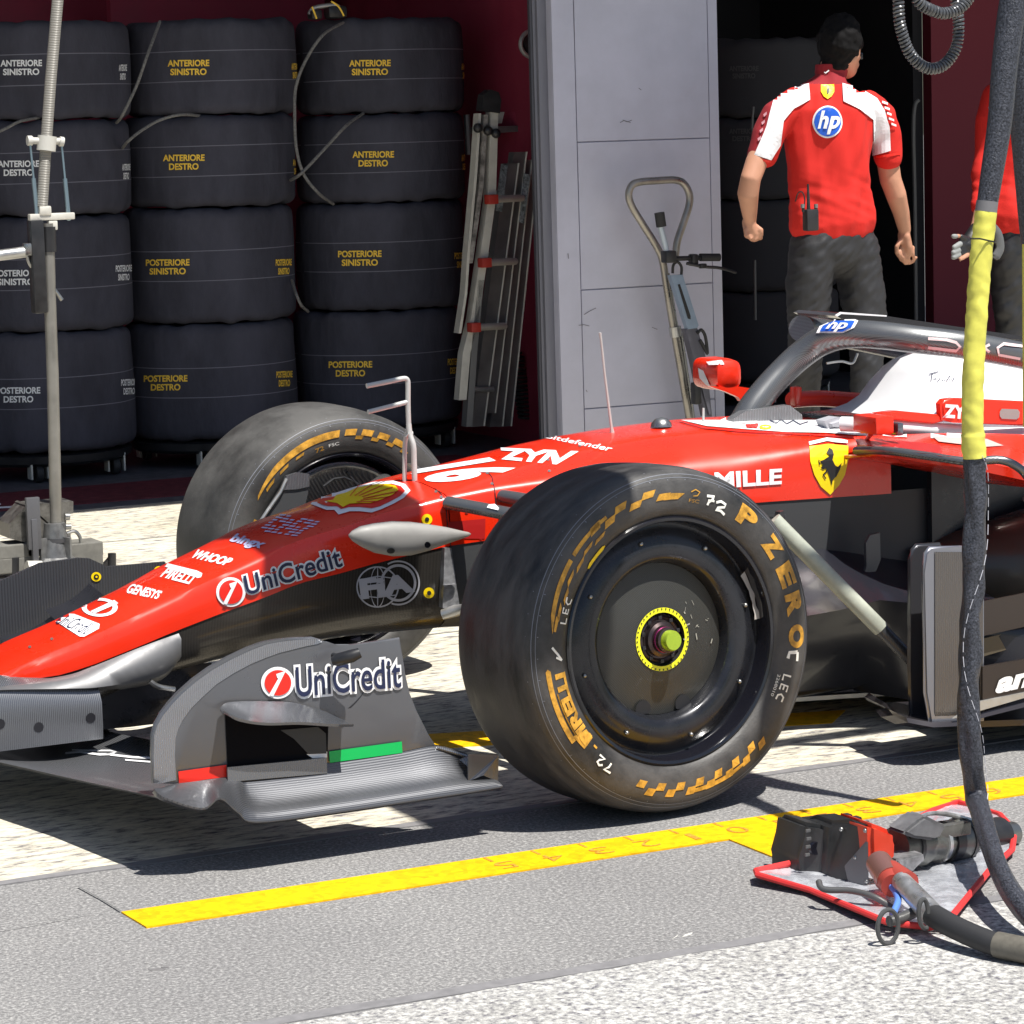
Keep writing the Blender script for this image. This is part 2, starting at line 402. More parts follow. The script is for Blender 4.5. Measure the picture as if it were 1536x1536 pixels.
# ------------------------------------------------------------------ pit garage building
G = empty('pit_garage', (3, 4.6, 0)); tag(G, 'grey pit garage building with two open bays and a panelled pillar between them', 'garage')
bm = B(); box(bm, (3.0175, 4.645, 1.75), (.775, .09, 3.5))
pil = obj('pillar', bm, GREYP, G, smooth=False)
# flat panels on the pillar face, joints left open
bm = B(); xs0, xs1 = 2.735, 3.355
zs = [(.0, .245), (.25, .735), (.74, 1.338), (1.343, 2.3), (2.305, 3.3)]
for a, b in zs: box(bm, ((xs0+xs1)/2, 4.594, (a+b)/2), (xs1-xs0, .012, b-a), bev=.0015)
obj('cladding_panel', bm, GREYP, pil, smooth=False)
bm = B(); box(bm, (2.681, 4.595, 1.75), (.10, .01, 3.5)); box(bm, (3.3815, 4.595, 1.75), (.044, .01, 3.5))
obj('edge_trim', bm, GREYP, pil, smooth=False)
bm = B(); box(bm, (2.609, 4.66, 1.75), (.040, .05, 3.5)); box(bm, (2.582, 4.665, 1.75), (.012, .03, 3.5))
obj('door_frame', bm, FRAMEG, G, smooth=False)
bm = B(); box(bm, (2.570, 4.665, 1.75), (.010, .02, 3.5), bev=.001); obj('door_track', bm, mat('dark_track', (.06, .06, .075), .5), G, smooth=False)
bm = B(); box(bm, (3.0175, 7.0, 1.75), (.1, 4.3, 3.5)); obj('partition', bm, mat('bright_maroon_wall', (.24, .022, .05), .6, noise_=.4, nscale=4, dark=.85), G, smooth=False)
bm = B(); box(bm, (2.2, 6.1, 3.55), (20, 5.9, .35)); obj('canopy', bm, FRAMEG, G, smooth=False)
bm = B(); box(bm, (2.2, 3.375, 3.42), (20, .5, .09)); obj('canopy_edge', bm, FRAMEG, G, smooth=False)
bm = B(); box(bm, (.3, 8.1, 1.7), (5.6, .1, 3.4)); obj('maroon_wall', bm, MAROON_P, G, smooth=False)
bm = B(); box(bm, (2.26, 7.4, 1.7), (1.1, .06, 3.4)); obj('maroon_wall', bm, MAROON_P, G, smooth=False)
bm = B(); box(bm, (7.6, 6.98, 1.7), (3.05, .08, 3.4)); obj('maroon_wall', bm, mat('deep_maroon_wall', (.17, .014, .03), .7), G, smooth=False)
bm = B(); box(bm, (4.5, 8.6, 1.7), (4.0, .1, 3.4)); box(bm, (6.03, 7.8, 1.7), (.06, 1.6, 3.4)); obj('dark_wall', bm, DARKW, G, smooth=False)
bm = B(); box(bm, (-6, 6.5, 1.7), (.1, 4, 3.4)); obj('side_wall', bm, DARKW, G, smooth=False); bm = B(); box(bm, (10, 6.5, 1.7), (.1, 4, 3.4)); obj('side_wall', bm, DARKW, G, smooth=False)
SCF = mat('dark_scuff', (.16, .15, .17), .8)
def scuff(pts, w_=.9): tag_ = lay('wall_scuff', strip(pts, w_), SCF, pil, lambda u, v: at(u, v, y=4.5865))
for q in ([(930, 184), (936, 181), (941, 183), (948, 180)], [(934, 180), (940, 182), (946, 184)], [(876, 472), (884, 467), (894, 462)], [(868, 488), (876, 487), (884, 489)], [(978, 491), (986, 494)], [(879, 585), (881, 588)], [(852, 380), (853, 388)], [(958, 132), (962, 135)]): scuff(q)
# grey fascia above the view
bm = B(); box(bm, (2.2, 4.95, 3.85), (20, .3, .9)); obj('fascia', bm, GREYP, G, smooth=False)
# ------------------------------------------------------------------ tyre stacks in heated blankets, on dollies
def blanket(cx, cy, z0, z1, R_, seed, m=FABRIC):
    H = z1-z0; prof = []
    n = 12
    prof.append((.16, z0+.02)); prof.append((R_-.09, z0+.004))
    for i in range(5): a = -pi/2+(pi/2)*i/4; prof.append((R_-.045+.045*cos(a), z0+.045+.045*sin(a)))
    for i in range(1, n): prof.append((R_+.004*sin(pi*i/n), z0+.045+(H-.09)*i/n))
    for i in range(5): a = (pi/2)*i/4; prof.append((R_-.045+.045*cos(a), z1-.045+.045*sin(a)))
    prof.append((R_-.10, z1-.004)); prof.append((.16, z1-.02))
    def fn(v):
        d = Vector((v.x-cx, v.y-cy, 0)); k = d.length; d.normalize()
        a = math.atan2(d.y, d.x)
        w = noise.noise(Vector((d.x*2.2, d.y*2.2, v.z*3+seed)))*.010
        e = max(0, 1-min(v.z-z0, z1-v.z)/.05)
        w += e*noise.noise(Vector((d.x*9, d.y*9, seed*3.7)))*.014
        z = v.z+e*noise.noise(Vector((d.x*5, d.y*5, seed)))*.014
        return Vector((v.x+d.x*w, v.y+d.y*w, z)) if k > .2 else v
    bm = B(); lathe(bm, prof, (cx, cy, 0), 96, fn=fn, close=True)
    return bm
def stack_tyre(cpx, cpy, z0, z1, words, m, label, y=5.9, R_=.368, offs=0, seed=1, grp='tyres in black heating blankets', side=None, plain=False, fab=FABRIC):
    c = at(cpx, cpy, y=y)
    bm = blanket(c.x, y, z0, z1, R_, seed)
    o = obj('blanketed_tyre', bm, fab); tag(o, label, 'tyre', grp)
    tr = bvh(o)
    if not plain:
        zc = z0+(z1-z0)*.5
        bm = B()
        for zz in (zc+.065, zc-.06):
            prof = []
            rs = []
            for k in range(96):
                a = 2*pi*k/96; d = Vector((cos(a), sin(a), 0)); h = tr.ray_cast(Vector((c.x, y, zz))+d*.6, -d)
                rs.append((h[0] if h[0] else Vector((c.x, y, zz))+d*R_)+d*.0008)
            va = [bm.verts.new(p+Vector((0, 0, .0018))) for p in rs]; vb = [bm.verts.new(p-Vector((0, 0, .0018))) for p in rs]
            for k in range(96): bm.faces.new((va[k], va[(k+1) % 96], vb[(k+1) % 96], vb[k]))
        obj('seam', bm, SEAM, o)
    return o, tr
def words_at(o, tr, m, l1, l2, cx, cy, w1=64, w2=54, h=10, gap=3, lean=-.01):
    for s, w, dy in ((l1, w1, 0), (l2, w2, h+gap)):
        y0 = cy-h/2-1+dy; k = w*lean
        q = [(cx-w/2, y0+h), (cx+w/2, y0+h+k), (cx+w/2, y0+k), (cx-w/2, y0)]
        decal('lettering', geo_map(text2d(s, .034), quadmap(q)), m, o, tr, .003, 8)
A_, P_, S_, D_ = 'ANTERIORE', 'POSTERIORE', 'SINISTRO', 'DESTRO'
rows = [('top', A_, S_), ('second', A_, D_), ('third', P_, S_), ('bottom', P_, D_)]
stks = [  # centre px per tyre, boundaries z, text px, colour
    ('left', 'white', SILV, [62, 63, 65, 69], [1.896, 1.494, 1.103, .627, .125], [(32, 96), (28, 247), (24, 411), (28, 587)], [(187, 103), (192, 252), (192, 404), (200, 575)], 4),
    ('middle', 'yellow', GOLD, [315, 314, 314, 317], [1.898, 1.497, 1.11, .622, .125], [(283, 96), (276, 238), (252, 395), (249, 569)], [(446, 101), (448, 245), (432, 395), (433, 563)], 4),
    ('right', 'yellow', GOLD, [569, 571, 571, 568], [1.893, 1.484, 1.10, .633, .125], [(555, 96), (560, 233), (540, 382), (526, 548)], [(701, 101), (701, 238), (700, 385), (690, 544)], 4),
]
bases = []
for si, (nm, cn, m, cps, zs, t1, t2, _) in enumerate(stks):
    for k in range(4):
        cpy = (95, 240, 395, 570)[k]
        w, a, b = rows[k]
        o, tr = stack_tyre(cps[k], cpy, zs[k+1]+.003, zs[k]-.003, None, m, '%s blanketed tyre of the %s stack in the left bay, %s %s %s lettering' % (w, nm, cn, a, b), seed=si*4+k, offs=k)
        words_at(o, tr, m, a, b, *t1[k], w1=62 if a == A_ else 65, w2=54 if b == S_ else 44)
        # second print round the side, seen foreshortened
        cx, cy = t2[k]; ww = 24 if a == P_ else 12
        words_at(o, tr, m, a, b, cx-ww*.3, cy, w1=ww, w2=ww*.7, h=10, lean=-.04)
        if k == 3: bases.append((at(cps[3], 640, y=5.9).x, nm))
# dim stacks further inside
for k, (za, zb) in enumerate(((1.30, 1.72), (.9, 1.295), (.45, .895), (.13, .445))):
    o, tr = stack_tyre(712, 300, za, zb, None, m, 'dim black blanketed tyre behind the ladders, %s of its stack' % ('top', 'second', 'third', 'bottom')[k], y=6.75, seed=20+k, plain=True, R_=.36, grp='dim stack behind the ladders')
    if k == 0: words_at(o, tr, SEAM, 'ANT', 'SIN', 757, 106, w1=12, w2=12, h=8)
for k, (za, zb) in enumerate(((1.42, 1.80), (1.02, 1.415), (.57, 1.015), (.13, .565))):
    o, tr = stack_tyre(1140, 300, za, zb, None, m, 'black tyre blanket in the dark right bay beside the pillar, %s of its stack' % ('top', 'second', 'third', 'bottom')[k], y=6.6, seed=30+k, plain=True, R_=.38, grp='stack in the dark right bay', fab=mat('shaded_blanket_fabric', (.03, .03, .036), .93))  # darker copy of the blanket fabric, the bay's shade put into its colour
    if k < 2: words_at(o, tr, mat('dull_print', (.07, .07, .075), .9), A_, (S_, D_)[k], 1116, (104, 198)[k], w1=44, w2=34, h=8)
# wheeled dollies under the stacks
def dolly(cx, cy, label):
    r = empty('tyre_dolly', (cx, cy, 0)); tag(r, label, 'dolly', 'wheeled dollies under the tyre stacks')
    bm = B(); lathe(bm, [(.05, .07), (.33, .07), (.355, .085), (.36, .115), (.33, .12), (.05, .12)], (cx, cy, 0), 48, close=True); obj('deck', bm, BLKP, r)
    for a in (-2.0, -.75, .9, 2.4):
        x, y = cx+.31*cos(a), cy+.31*sin(a)
        bm = B(); box(bm, (x-.035, y, .055), (.008, .055, .07), bev=.002); box(bm, (x+.035, y, .055), (.008, .055, .07), bev=.002); box(bm, (x, y, .0925), (.078, .06, .008))
        c = obj('castor', bm, ALUW, r)
        bm = B(); R3 = [(.006, -.014), (.036, -.014), (.04, 0), (.036, .014), (.006, .014)]
        rings = [[bm.verts.new((x+h, y+rr*cos(t*pi/10), .044+rr*sin(t*pi/10))) for t in range(20)] for rr, h in R3]
        for A, Q in zip(rings, rings[1:]):
            for t in range(20): bm.faces.new((A[t], A[(t+1) % 20], Q[(t+1) % 20], Q[t]))
        obj('castor_wheel', bm, RUBB, c)
for x, nm in bases: dolly(x, 5.9, 'black wheeled dolly carrying the %s tyre stack' % nm)
dolly(at(712, 640, y=6.75).x, 6.75, 'black wheeled dolly in shade behind the ladders')
dolly(at(1140, 640, y=6.6).x, 6.6, 'black wheeled dolly in the dark right bay')
# blanket leads
LEAD = mat('grey_braided_lead', (.17, .165, .16), .7, noise_=.8, nscale=120, dark=.5)
def lead(px, r, label, y=5.5, m=LEAD):
    bm = B(); tube(bm, smooth_path([at(*p[:2], y=(p[2] if len(p) > 2 else y)) for p in px]), r, 8); o = obj('blanket_lead', bm, m); tag(o, label, 'cable', 'leads of the tyre blankets')
lead([(240, 32, 5.6), (222, 80), (205, 128), (184, 172), (175, 184, 5.6)], .0065, 'grey lead hanging straight down beside the top middle blanket')
lead([(300, 174, 5.6), (272, 172), (240, 180), (212, 196), (192, 212), (184, 222, 5.62)], .0065, 'grey lead arching over the second blanket of the middle stack')
lead([(60, 176, 5.6), (30, 182), (8, 193), (-20, 205)], .0065, 'grey lead lying over the second blanket of the left stack')
lead([(515, 34, 5.6), (485, 52), (460, 88), (444, 130), (442, 175), (445, 225), (456, 262), (478, 290), (500, 306, 5.6)], .0068, 'long grey lead looping down between the middle and right stacks')
lead([(545, 170, 5.6), (520, 188), (490, 220), (462, 250), (447, 264), (436, 270, 5.62)], .0068, 'grey lead slanting across the second blanket of the right stack')
lead([(438, 420, 5.62), (444, 440), (452, 458), (462, 467, 5.6)], .0065, 'short grey lead end beside the third blanket of the right stack')
# ear defenders lying on the right stack
r_ = empty('ear_defenders', at(490, 25, y=5.8)); tag(r_, 'grey and black headset resting on top of the right tyre stack', 'headset')
bm = B(); tube(bm, smooth_path([at(*p, y=5.62) for p in ((464, 22), (470, 13), (485, 9), (503, 8), (512, 14))]), .010, 10); obj('headband', bm, ALU, r_)
bm = B(); box(bm, at(472, 22, y=5.62), (.05, .06, .04), bev=.012); box(bm, at(503, 18, y=5.64), (.09, .07, .055), bev=.018); obj('ear_cup', bm, BLKP, r_)
bm = B(); tube(bm, smooth_path([at(*p, y=5.56) for p in ((468, 10), (472, 20), (475, 28))]), .004, 8); tube(bm, smooth_path([at(*p, y=5.56) for p in ((497, 2), (508, 10), (516, 24))]), .004, 8); obj('piping', bm, GOLD, r_)
# ------------------------------------------------------------------ the racing car
CAR = empty('racing_car', (0, 0, 0)); tag(CAR, 'red and black open wheel racing car with halo standing in its pit box', 'racing car')
# outlines read off the photograph, used to set heights
CHAM = [(-400, 1190), (0, 1013), (62, 984), (124, 960), (173, 938), (210, 921), (260, 898), (300, 877), (386, 839), (427, 819), (469, 803), (521, 789), (583, 767), (667, 745), (740, 731), (850, 716), (1000, 702), (1100, 690), (1220, 668), (1300, 655)]
SIL = [(-400, 1190), (0, 982), (82, 936), (143, 904), (188, 879), (235, 859), (288, 830), (336, 807), (386, 787), (427, 770), (469, 757), (605, 711), (664, 693), (731, 675), (769, 665), (850, 649), (917, 637), (1005, 627), (1049, 624), (1150, 622), (1300, 622)]
REDL = [(-400, 1120), (0, 1026), (94, 1012), (138, 998), (213, 968), (260, 948), (340, 917), (396, 897), (448, 875), (511, 860), (560, 846), (667, 820), (727, 811), (800, 800), (1000, 768), (1134, 754), (1297, 743), (1340, 742)]
def width(x): return interp([(-1.5, .10), (-1.15, .12), (-.84, .14), (-.5, .165), (-.1, .20), (.3, .245), (.7, .29), (1.0, .33), (1.4, .36), (2.2, .38)], x)
def belly(x): return interp([(-1.5, .17), (-1.1, .18), (-.95, .19), (-.79, .237), (-.64, .262), (-.35, .284), (-.08, .283), (.2, .26), (.6, .17), (1.0, .10), (2.2, .08)], x)
XS = [-1.42+i*.04 for i in range(94)]
def section(x):
    w = width(x)
    zc = zon(x, -w, CHAM); zs = zon(x, w*.45, SIL); zr = zon(x, -w-.006, REDL); zb = belly(x)
    if x > .92: k = (x-.92); zc = zon(.92, -width(.92), CHAM)-.02*k; zs = zon(.92, width(.92)*.45, SIL); zr = zon(.92, -width(.92)-.006, REDL)
    zs = max(zs, zc+.004); zr = min(zr, zc-.03)
    return w, zc, zs, zr, zb
SEC = {}
def redsec(x):
    w, zc, zs, zr, zb = section(x); r = min(.02+max(0, x)*.035, .05); d = zc-zr
    ang = interp([(-1.4, .2), (-.3, .25), (.3, .5), (1, .5)], x)
    half = [(-(w+.006), zr), (-(w+.006), zr+d*.3), (-(w+.004), zr+d*.65), (-w, zc-r*.6), (-(w-r*.25), zc-r*.08), (-(w-r*1.0), zc+(zs-zc)*ang*.5), (-w*.55, zc+(zs-zc)*(.35+ang)), (-w*.3, zs-(zs-zc)*.03), (0, zs)]
    full = half+[(-a, b) for a, b in half[:-1][::-1]]
    return [Vector((x, a, b)) for a, b in full]
bm = B(); loft(bm, [redsec(x) for x in XS if x <= -.118]+[redsec(-.118)]); nose = obj('nose_cone', bm, RED, CAR, ang=50)
bm = B(); loft(bm, [redsec(-.1155)]+[redsec(x) for x in XS if -.11 < x < .98]+[redsec(.98)])
chas = obj('chassis', bm, RED, CAR, ang=50)
def lowsec(x):
    w, zc, zs, zr, zb = section(x); w2 = w+.003; wb = w*interp([(-1.4, .7), (-.8, .75), (-.3, .72), (.3, .8), (1, .95)], x)
    d = zr-zb
    half = [(-w2, zr+.006), (-w2, zr-d*.25), (-(w2*.985), zr-d*.5), (-(w2*.7+wb*.3), zr-d*.76), (-wb, zb+d*.08), (-wb*.8, zb+.002), (-wb*.4, zb), (0, zb)]
    return [Vector((x, a, b)) for a, b in half+[(-a, b) for a, b in half[:-1][::-1]]]
bm = B(); loft(bm, [lowsec(x) for x in XS if x <= -.118]+[lowsec(-.118)]); nlow = obj('carbon_nose_underside', bm, mat('nose_underside_carbon', (.055, .05, .045), .3, .55, .3, weave=('X', 90, .1), bump=.05), CAR, ang=60)
bm = B(); loft(bm, [lowsec(-.1155)]+[lowsec(x) for x in XS if -.11 < x < 2.2]); clow = obj('carbon_tub', bm, CARBM, CAR, ang=60)
T_TOP = bvh(nose, chas); T_LOW = bvh(nlow, clow)
# front wing centre shroud (silver carbon)
def shroud(x):
    zt = zon(x, -.185, [(-400, 1030), (0, 1028), (145, 1030)])-.002 if x < -.95 else .249
    zb_ = .138; w = .19
    half = [(-w, zb_), (-w-.004, zb_+.03), (-w-.003, zt-.03), (-w+.012, zt-.006), (-w+.05, zt+.01), (0, zt+.03)]
    return [Vector((x, a, b)) for a, b in half+[(-a, b) for a, b in half[:-1][::-1]]]
FW = None
def wing_sec(y, xl, zl, ch, ang, th=.09, n=10, cam_=.10):
    p = []
    for i in range(n+1):
        t = 1-cos(pi*i/2/n); t = i/n
        yc_ = 4*cam_*t*(1-t); yt = th*2.6*(.2969*math.sqrt(t)-.126*t-.3516*t*t+.2843*t**3-.1015*t**4)
        p.append((t, -yc_+yt))
    q = []
    for i in range(n-1, 0, -1):
        t = i/n; yc_ = 4*cam_*t*(1-t); yt = th*2.6*(.2969*math.sqrt(t)-.126*t-.3516*t*t+.2843*t**3-.1015*t**4)
        q.append((t, -yc_-yt))
    out = []
    for t, h in p+q:
        out.append(Vector((xl+ch*(t*cos(ang)-h*sin(ang)), y, zl+ch*(t*sin(ang)+h*cos(ang)))))
    return out
def wing(bm, st, both=True):
    for s in ((-1, 1) if both else (-1,)):
        loft(bm, [wing_sec(s*y, *r) for y, *r in st], closed=True, caps=True)
bm = B(); wing(bm, [(0, -1.24, .120, .34, .02), (.18, -1.20, .122, .33, .03), (.5, -1.13, .135, .30, .05), (.865, -1.075, .160, .26, .08)])
FW = obj('front_wing', bm, CARBL, CAR)
bm = B(); wing(bm, [(.17, -.93, .150, .17, .12), (.5, -.90, .175, .16, .22), (.865, -.86, .20, .15, .3)]); fl1 = obj('wing_flap', bm, CARBD, FW)
bm = B(); wing(bm, [(.16, -.80, .185, .13, .25), (.5, -.77, .225, .14, .38), (.865, -.74, .255, .13, .45)]); fl2 = obj('wing_flap', bm, CARBD, FW)
bm = B(); loft(bm, [shroud(-1.40+i*.05) for i in range(9)]+[shroud(-.947)], caps=True)
shr = obj('wing_centre_shroud', bm, CARBL, FW, ang=35)
bm = B()
for p in ((0, 1086), (58, 1091), (136, 1077)):
    bm = B(); c = at(*p, y=-.1945); v = [bm.verts.new((c.x+.011*cos(a*pi/8), -.1950, c.z+.011*sin(a*pi/8))) for a in range(16)]; bm.faces.new(v)
    obj('access_cap', bm, CARBD, shr, smooth=False)
bm = B(); tube(bm, smooth_path([at(*p, y=-.17) for p in ((225, 1022), (238, 1030), (262, 1034))]), .006, 8); tube(bm, [at(232, 1026, y=-.17), at(258, 1035, y=-.17)], .0035, 8); obj('flap_adjuster', bm, STEEL, FW)
# nose pillars holding the wing, dark
for s in (-1, 1):
    bm = B(); loft(bm, [wing_sec_v for wing_sec_v in ([Vector((x, s*(.10+dy), z)) for x, dy in ((-.93, 0), (-.86, .012), (-.74, .010), (-.66, 0), (-.74, -.010), (-.86, -.012))] for z in (.14, .20, .26))], closed=True, caps=True)
    obj('wing_pillar', bm, CARBD, FW)
# endplates
EP = [(229, 1175), (228, 1133), (229, 1102), (234, 1086), (243, 1071), (256, 1055), (270, 1040), (293, 1020), (317, 1003), (346, 987), (376, 973), (398, 965), (419, 961), (447, 958), (473, 957), (486, 961), (497, 968), (509, 972), (532, 969), (604, 958), (607, 985), (610, 1010), (616, 1040), (626, 1067), (640, 1096), (655, 1120), (600, 1131), (500, 1146), (400, 1158), (300, 1170), (262, 1176)]
for s in (-1,):
    bm = B(); pts = []
    for p in EP:
        v = at(*p, y=-.87); tilt = (v.z-.2)*-.06
        pts.append(Vector((v.x, s*(.87+tilt), v.z)))
    plate(bm, pts, (0, -.012*s, 0))
    es = [e for e in bm.edges if abs(e.verts[0].co.y-e.verts[1].co.y) < .02 and (e.verts[0].co-e.verts[1].co).length > .014]
    bmesh.ops.bevel(bm, geom=[e for e in bm.edges if len(e.link_faces) == 2 and any(len(f.verts) > 10 for f in e.link_faces)], offset=.004, segments=3, affect='EDGES', profile=.5)
    ep = obj('endplate', bm, mat('endplate_grey_carbon', (.115, .118, .13), .33, .35, .3, noise_=.3, nscale=6, dark=.9), FW, ang=50)
    if s == -1: EPN = ep
T_EP = bvh(EPN)
# striped leading edge band of the near endplate, rim highlight painted in
band_o = [p for p in EP[0:16]]; band_i = [(264, 1170), (262, 1133), (263, 1108), (267, 1094), (274, 1080), (287, 1062), (303, 1046), (325, 1026), (350, 1010), (376, 996), (400, 986), (420, 979), (440, 974), (460, 969), (476, 966), (486, 962)]
V, F_ = [], []
for a, b in zip(band_o, band_i): V += [(a[0]+2, a[1]+1.5), b]
for i in range(len(band_o)-1): F_.append([2*i, 2*i+1, 2*i+3, 2*i+2])
decal('edge_highlight_band', (V, F_), mat('carbon_ribbed', (.30, .305, .33), .3, .7, .1, weave=('X', 75, .1), bump=.5), EPN, T_EP, .001, 12)
# footplate: lofted between the endplate foot and its outer lip, with the tunnel arch at the front
FI = [(240, 1181, -.873), (262, 1176, -.873), (300, 1170, -.873), (330, 1166, -.873), (360, 1161, -.873), (400, 1156, -.873), (500, 1144, -.873), (600, 1129, -.873), (657, 1119, -.873), (700, 1130, -.875)]
FO = [(231, 1183, -.90), (247, 1196, -.915), (303, 1212, -.935), (330, 1196, -.94), (356, 1216, -.945), (385, 1231, -.95), (500, 1217, -.95), (620, 1199, -.95), (700, 1187, -.95), (754, 1178, -.95)]
for s in (-1, 1):
    bm = B(); secs = []
    NI = 40
    def sm(L):
        return smooth_path([at(a, b, y=c) for a, b, c in L], 5)
    I, O = sm(FI), sm(FO)
    for a, b in zip(I, O):
        row = []
        for k in range(7):
            t = k/6; p = a.lerp(b, t); p = Vector((p.x, p.y, p.z+.010*sin(pi*t)*0-(.012*sin(pi*min(1, t*1.2)))*(1 if p.x > -.9 else 0)))
            row.append(Vector((p.x, -p.y if s == 1 else p.y, p.z)))
        o_ = row[-1]; row.append(o_+Vector((0, s*.004*0, -.004))); row.append(o_+Vector((0, -s*.012, -.010)))
        for k in range(5, -1, -2): row.append(row[k]+Vector((0, 0, -.008)))
        secs.append(row)
    loft(bm, secs, caps=True); fp = obj('footplate', bm, mat('carbon_foot', (.105, .108, .118), .3, .65, .3, weave=('Y', 110, .6), bump=.06), FW, ang=50)
    if s == -1: T_FP = bvh(fp); FPN = fp
# dive plane on the outer face
for s in (-1,):
    bm = B(); inn = smooth_path([at(*p, y=-.874) for p in ((330, 1062), (345, 1053), (400, 1052), (440, 1054), (480, 1064), (515, 1079))], 5)
    out = smooth_path([at(*p, y=-.93) for p in ((336, 1066), (360, 1078), (400, 1084), (450, 1083), (500, 1086), (531, 1086))], 5)
    secs = []
    for a, b in zip(inn, out):
        t_ = .006
        r = [a, a.lerp(b, .5)+Vector((0, 0, -.004)), b, b+Vector((0, .004, -t_)), a.lerp(b, .5)+Vector((0, 0, -.004-t_)), a+Vector((0, 0, -t_))]
        secs.append([Vector((p.x, p.y if s == -1 else -p.y, p.z)) for p in r])
    loft(bm, secs, closed=True, caps=True); obj('dive_plane', bm, mat('carbon_bright', (.24, .245, .26), .24, .8, .3), FW, ang=60)
# flat black and grey patches below the dive plane + the raised lower strip
decal('side_black_patch', poly([(337, 1066), (395, 1084), (450, 1084), (492, 1088), (491, 1134), (420, 1142), (341, 1150)]), mat('patch_black', (.006, .006, .008), .9, spec=.1), EPN, T_EP, .0015, 20)
decal('side_grey_patch', poly([(420, 1095), (476, 1090), (488, 1100), (489, 1130), (462, 1131), (440, 1108)]), mat('patch_grey', (.03, .032, .036), .5), EPN, T_EP, .003, 20)
decal('white_stripe', poly([(459, 1131), (490, 1127), (490, 1136), (468, 1137)]), DECW, EPN, T_EP, .0025, 20)
decal('red_stripe', poly([(267, 1157), (339, 1147), (340, 1165), (268, 1174)]), DECR, EPN, T_EP, .0025, 20)
decal('green_stripe', poly([(493, 1127), (602, 1112), (603, 1129), (494, 1144)]), DECG, EPN, T_EP, .0025, 20)
bm = B(); v = [at(341, 1151, y=-.884), at(490, 1137, y=-.884), at(491, 1160, y=-.886), at(342, 1173, y=-.886)]; plate(bm, v, (0, .006, 0)); obj('lower_strip', bm, CARBL, FPN, smooth=False)
# small vertical tab and sensor pod
bm = B(); v = [at(703, 1131, y=-.93), at(748, 1132, y=-.93), at(747, 1173, y=-.93), at(725, 1163, y=-.935), at(702, 1172, y=-.93)]; plate(bm, v, (0, .005, 0)); obj('rear_tab', bm, mat('carbon_foot', (.3, .3, .3)), FPN, smooth=False)
bm = B(); v = [at(690, 1140, y=-.90), at(702, 1135, y=-.91), at(702, 1150, y=-.92)]; plate(bm, v, (0, .006, 0)); tube(bm, [at(655, 1121, y=-.876), at(700, 1134, y=-.89)], .004, 8); obj('rear_fin', bm, CARBL, FPN, smooth=False)
bm = B(); tube(bm, [at(498, 992, y=-.90), at(506, 990, y=-.905), at(528, 984, y=-.92), at(540, 979, y=-.925)], [.008, .013, .013, .010], 14); tube(bm, [at(500, 983, y=-.875), at(512, 988, y=-.905)], .006, 10)
obj('camera_tube', bm, BLKP, FPN)
# far endplate outer flap shapes seen over the nose
bm = B(); pts = [at(*p, y=.9) for p in ((-60, 905), (0, 872), (60, 845), (118, 837), (135, 838), (162, 850), (175, 849), (248, 843), (262, 880), (150, 960), (-60, 1060))]
plate(bm, pts, (0, .012, 0)); fe = obj('far_flap_panel', bm, mat('carbon_far', (.085, .088, .10), .35, .6, .1, weave=('X', 42, .1)), FW, smooth=False)
for p in ((144, 865), (238, 856)):
    T_ = bvh(fe)
    decal('yellow_cap', disc2d(p, 7.5, 7), DECY, fe, T_, .002); decal('cap_bolt', disc2d(p, 4, 4), DECK, fe, T_, .003); decal('cap_bolt', disc2d(p, 1.6, 1.6), DECY, fe, T_, .004)
# wing lettering (long white outline marks) and small shell emblem on the flap
T_W = bvh(FW, fl1, fl2)
for pts, w in (([(98, 1131), (120, 1129), (150, 1133), (172, 1132)], 3), ([(108, 1126), (140, 1127), (165, 1127), (175, 1129), (165, 1132), (140, 1132)], 2.2), ([(165, 1133), (200, 1137), (226, 1138)], 3), ([(188, 1141), (226, 1144)], 2.2)):
    decal('white_script', strip(pts, w), DECW, FW, T_W, .002, 8)
SHELLE = [(0, .35), (.12, .28), (.2, .05), (.8, .0), (.88, .25), (1, .4), (.97, .62), (.88, .80), (.72, .94), (.5, 1.0), (.28, .94), (.12, .80), (.03, .62)]
decal('emblem_border', geo_map(poly(SHELLE), quadmap([(199, 1093), (233, 1090), (236, 1078), (207, 1081)])), DECW, fl1, T_W, .003, 8)
decal('emblem', geo_map(poly(SHELLE), quadmap([(203, 1091), (232, 1088), (234, 1080), (210, 1082)])), DECY, fl1, T_W, .0045, 8)

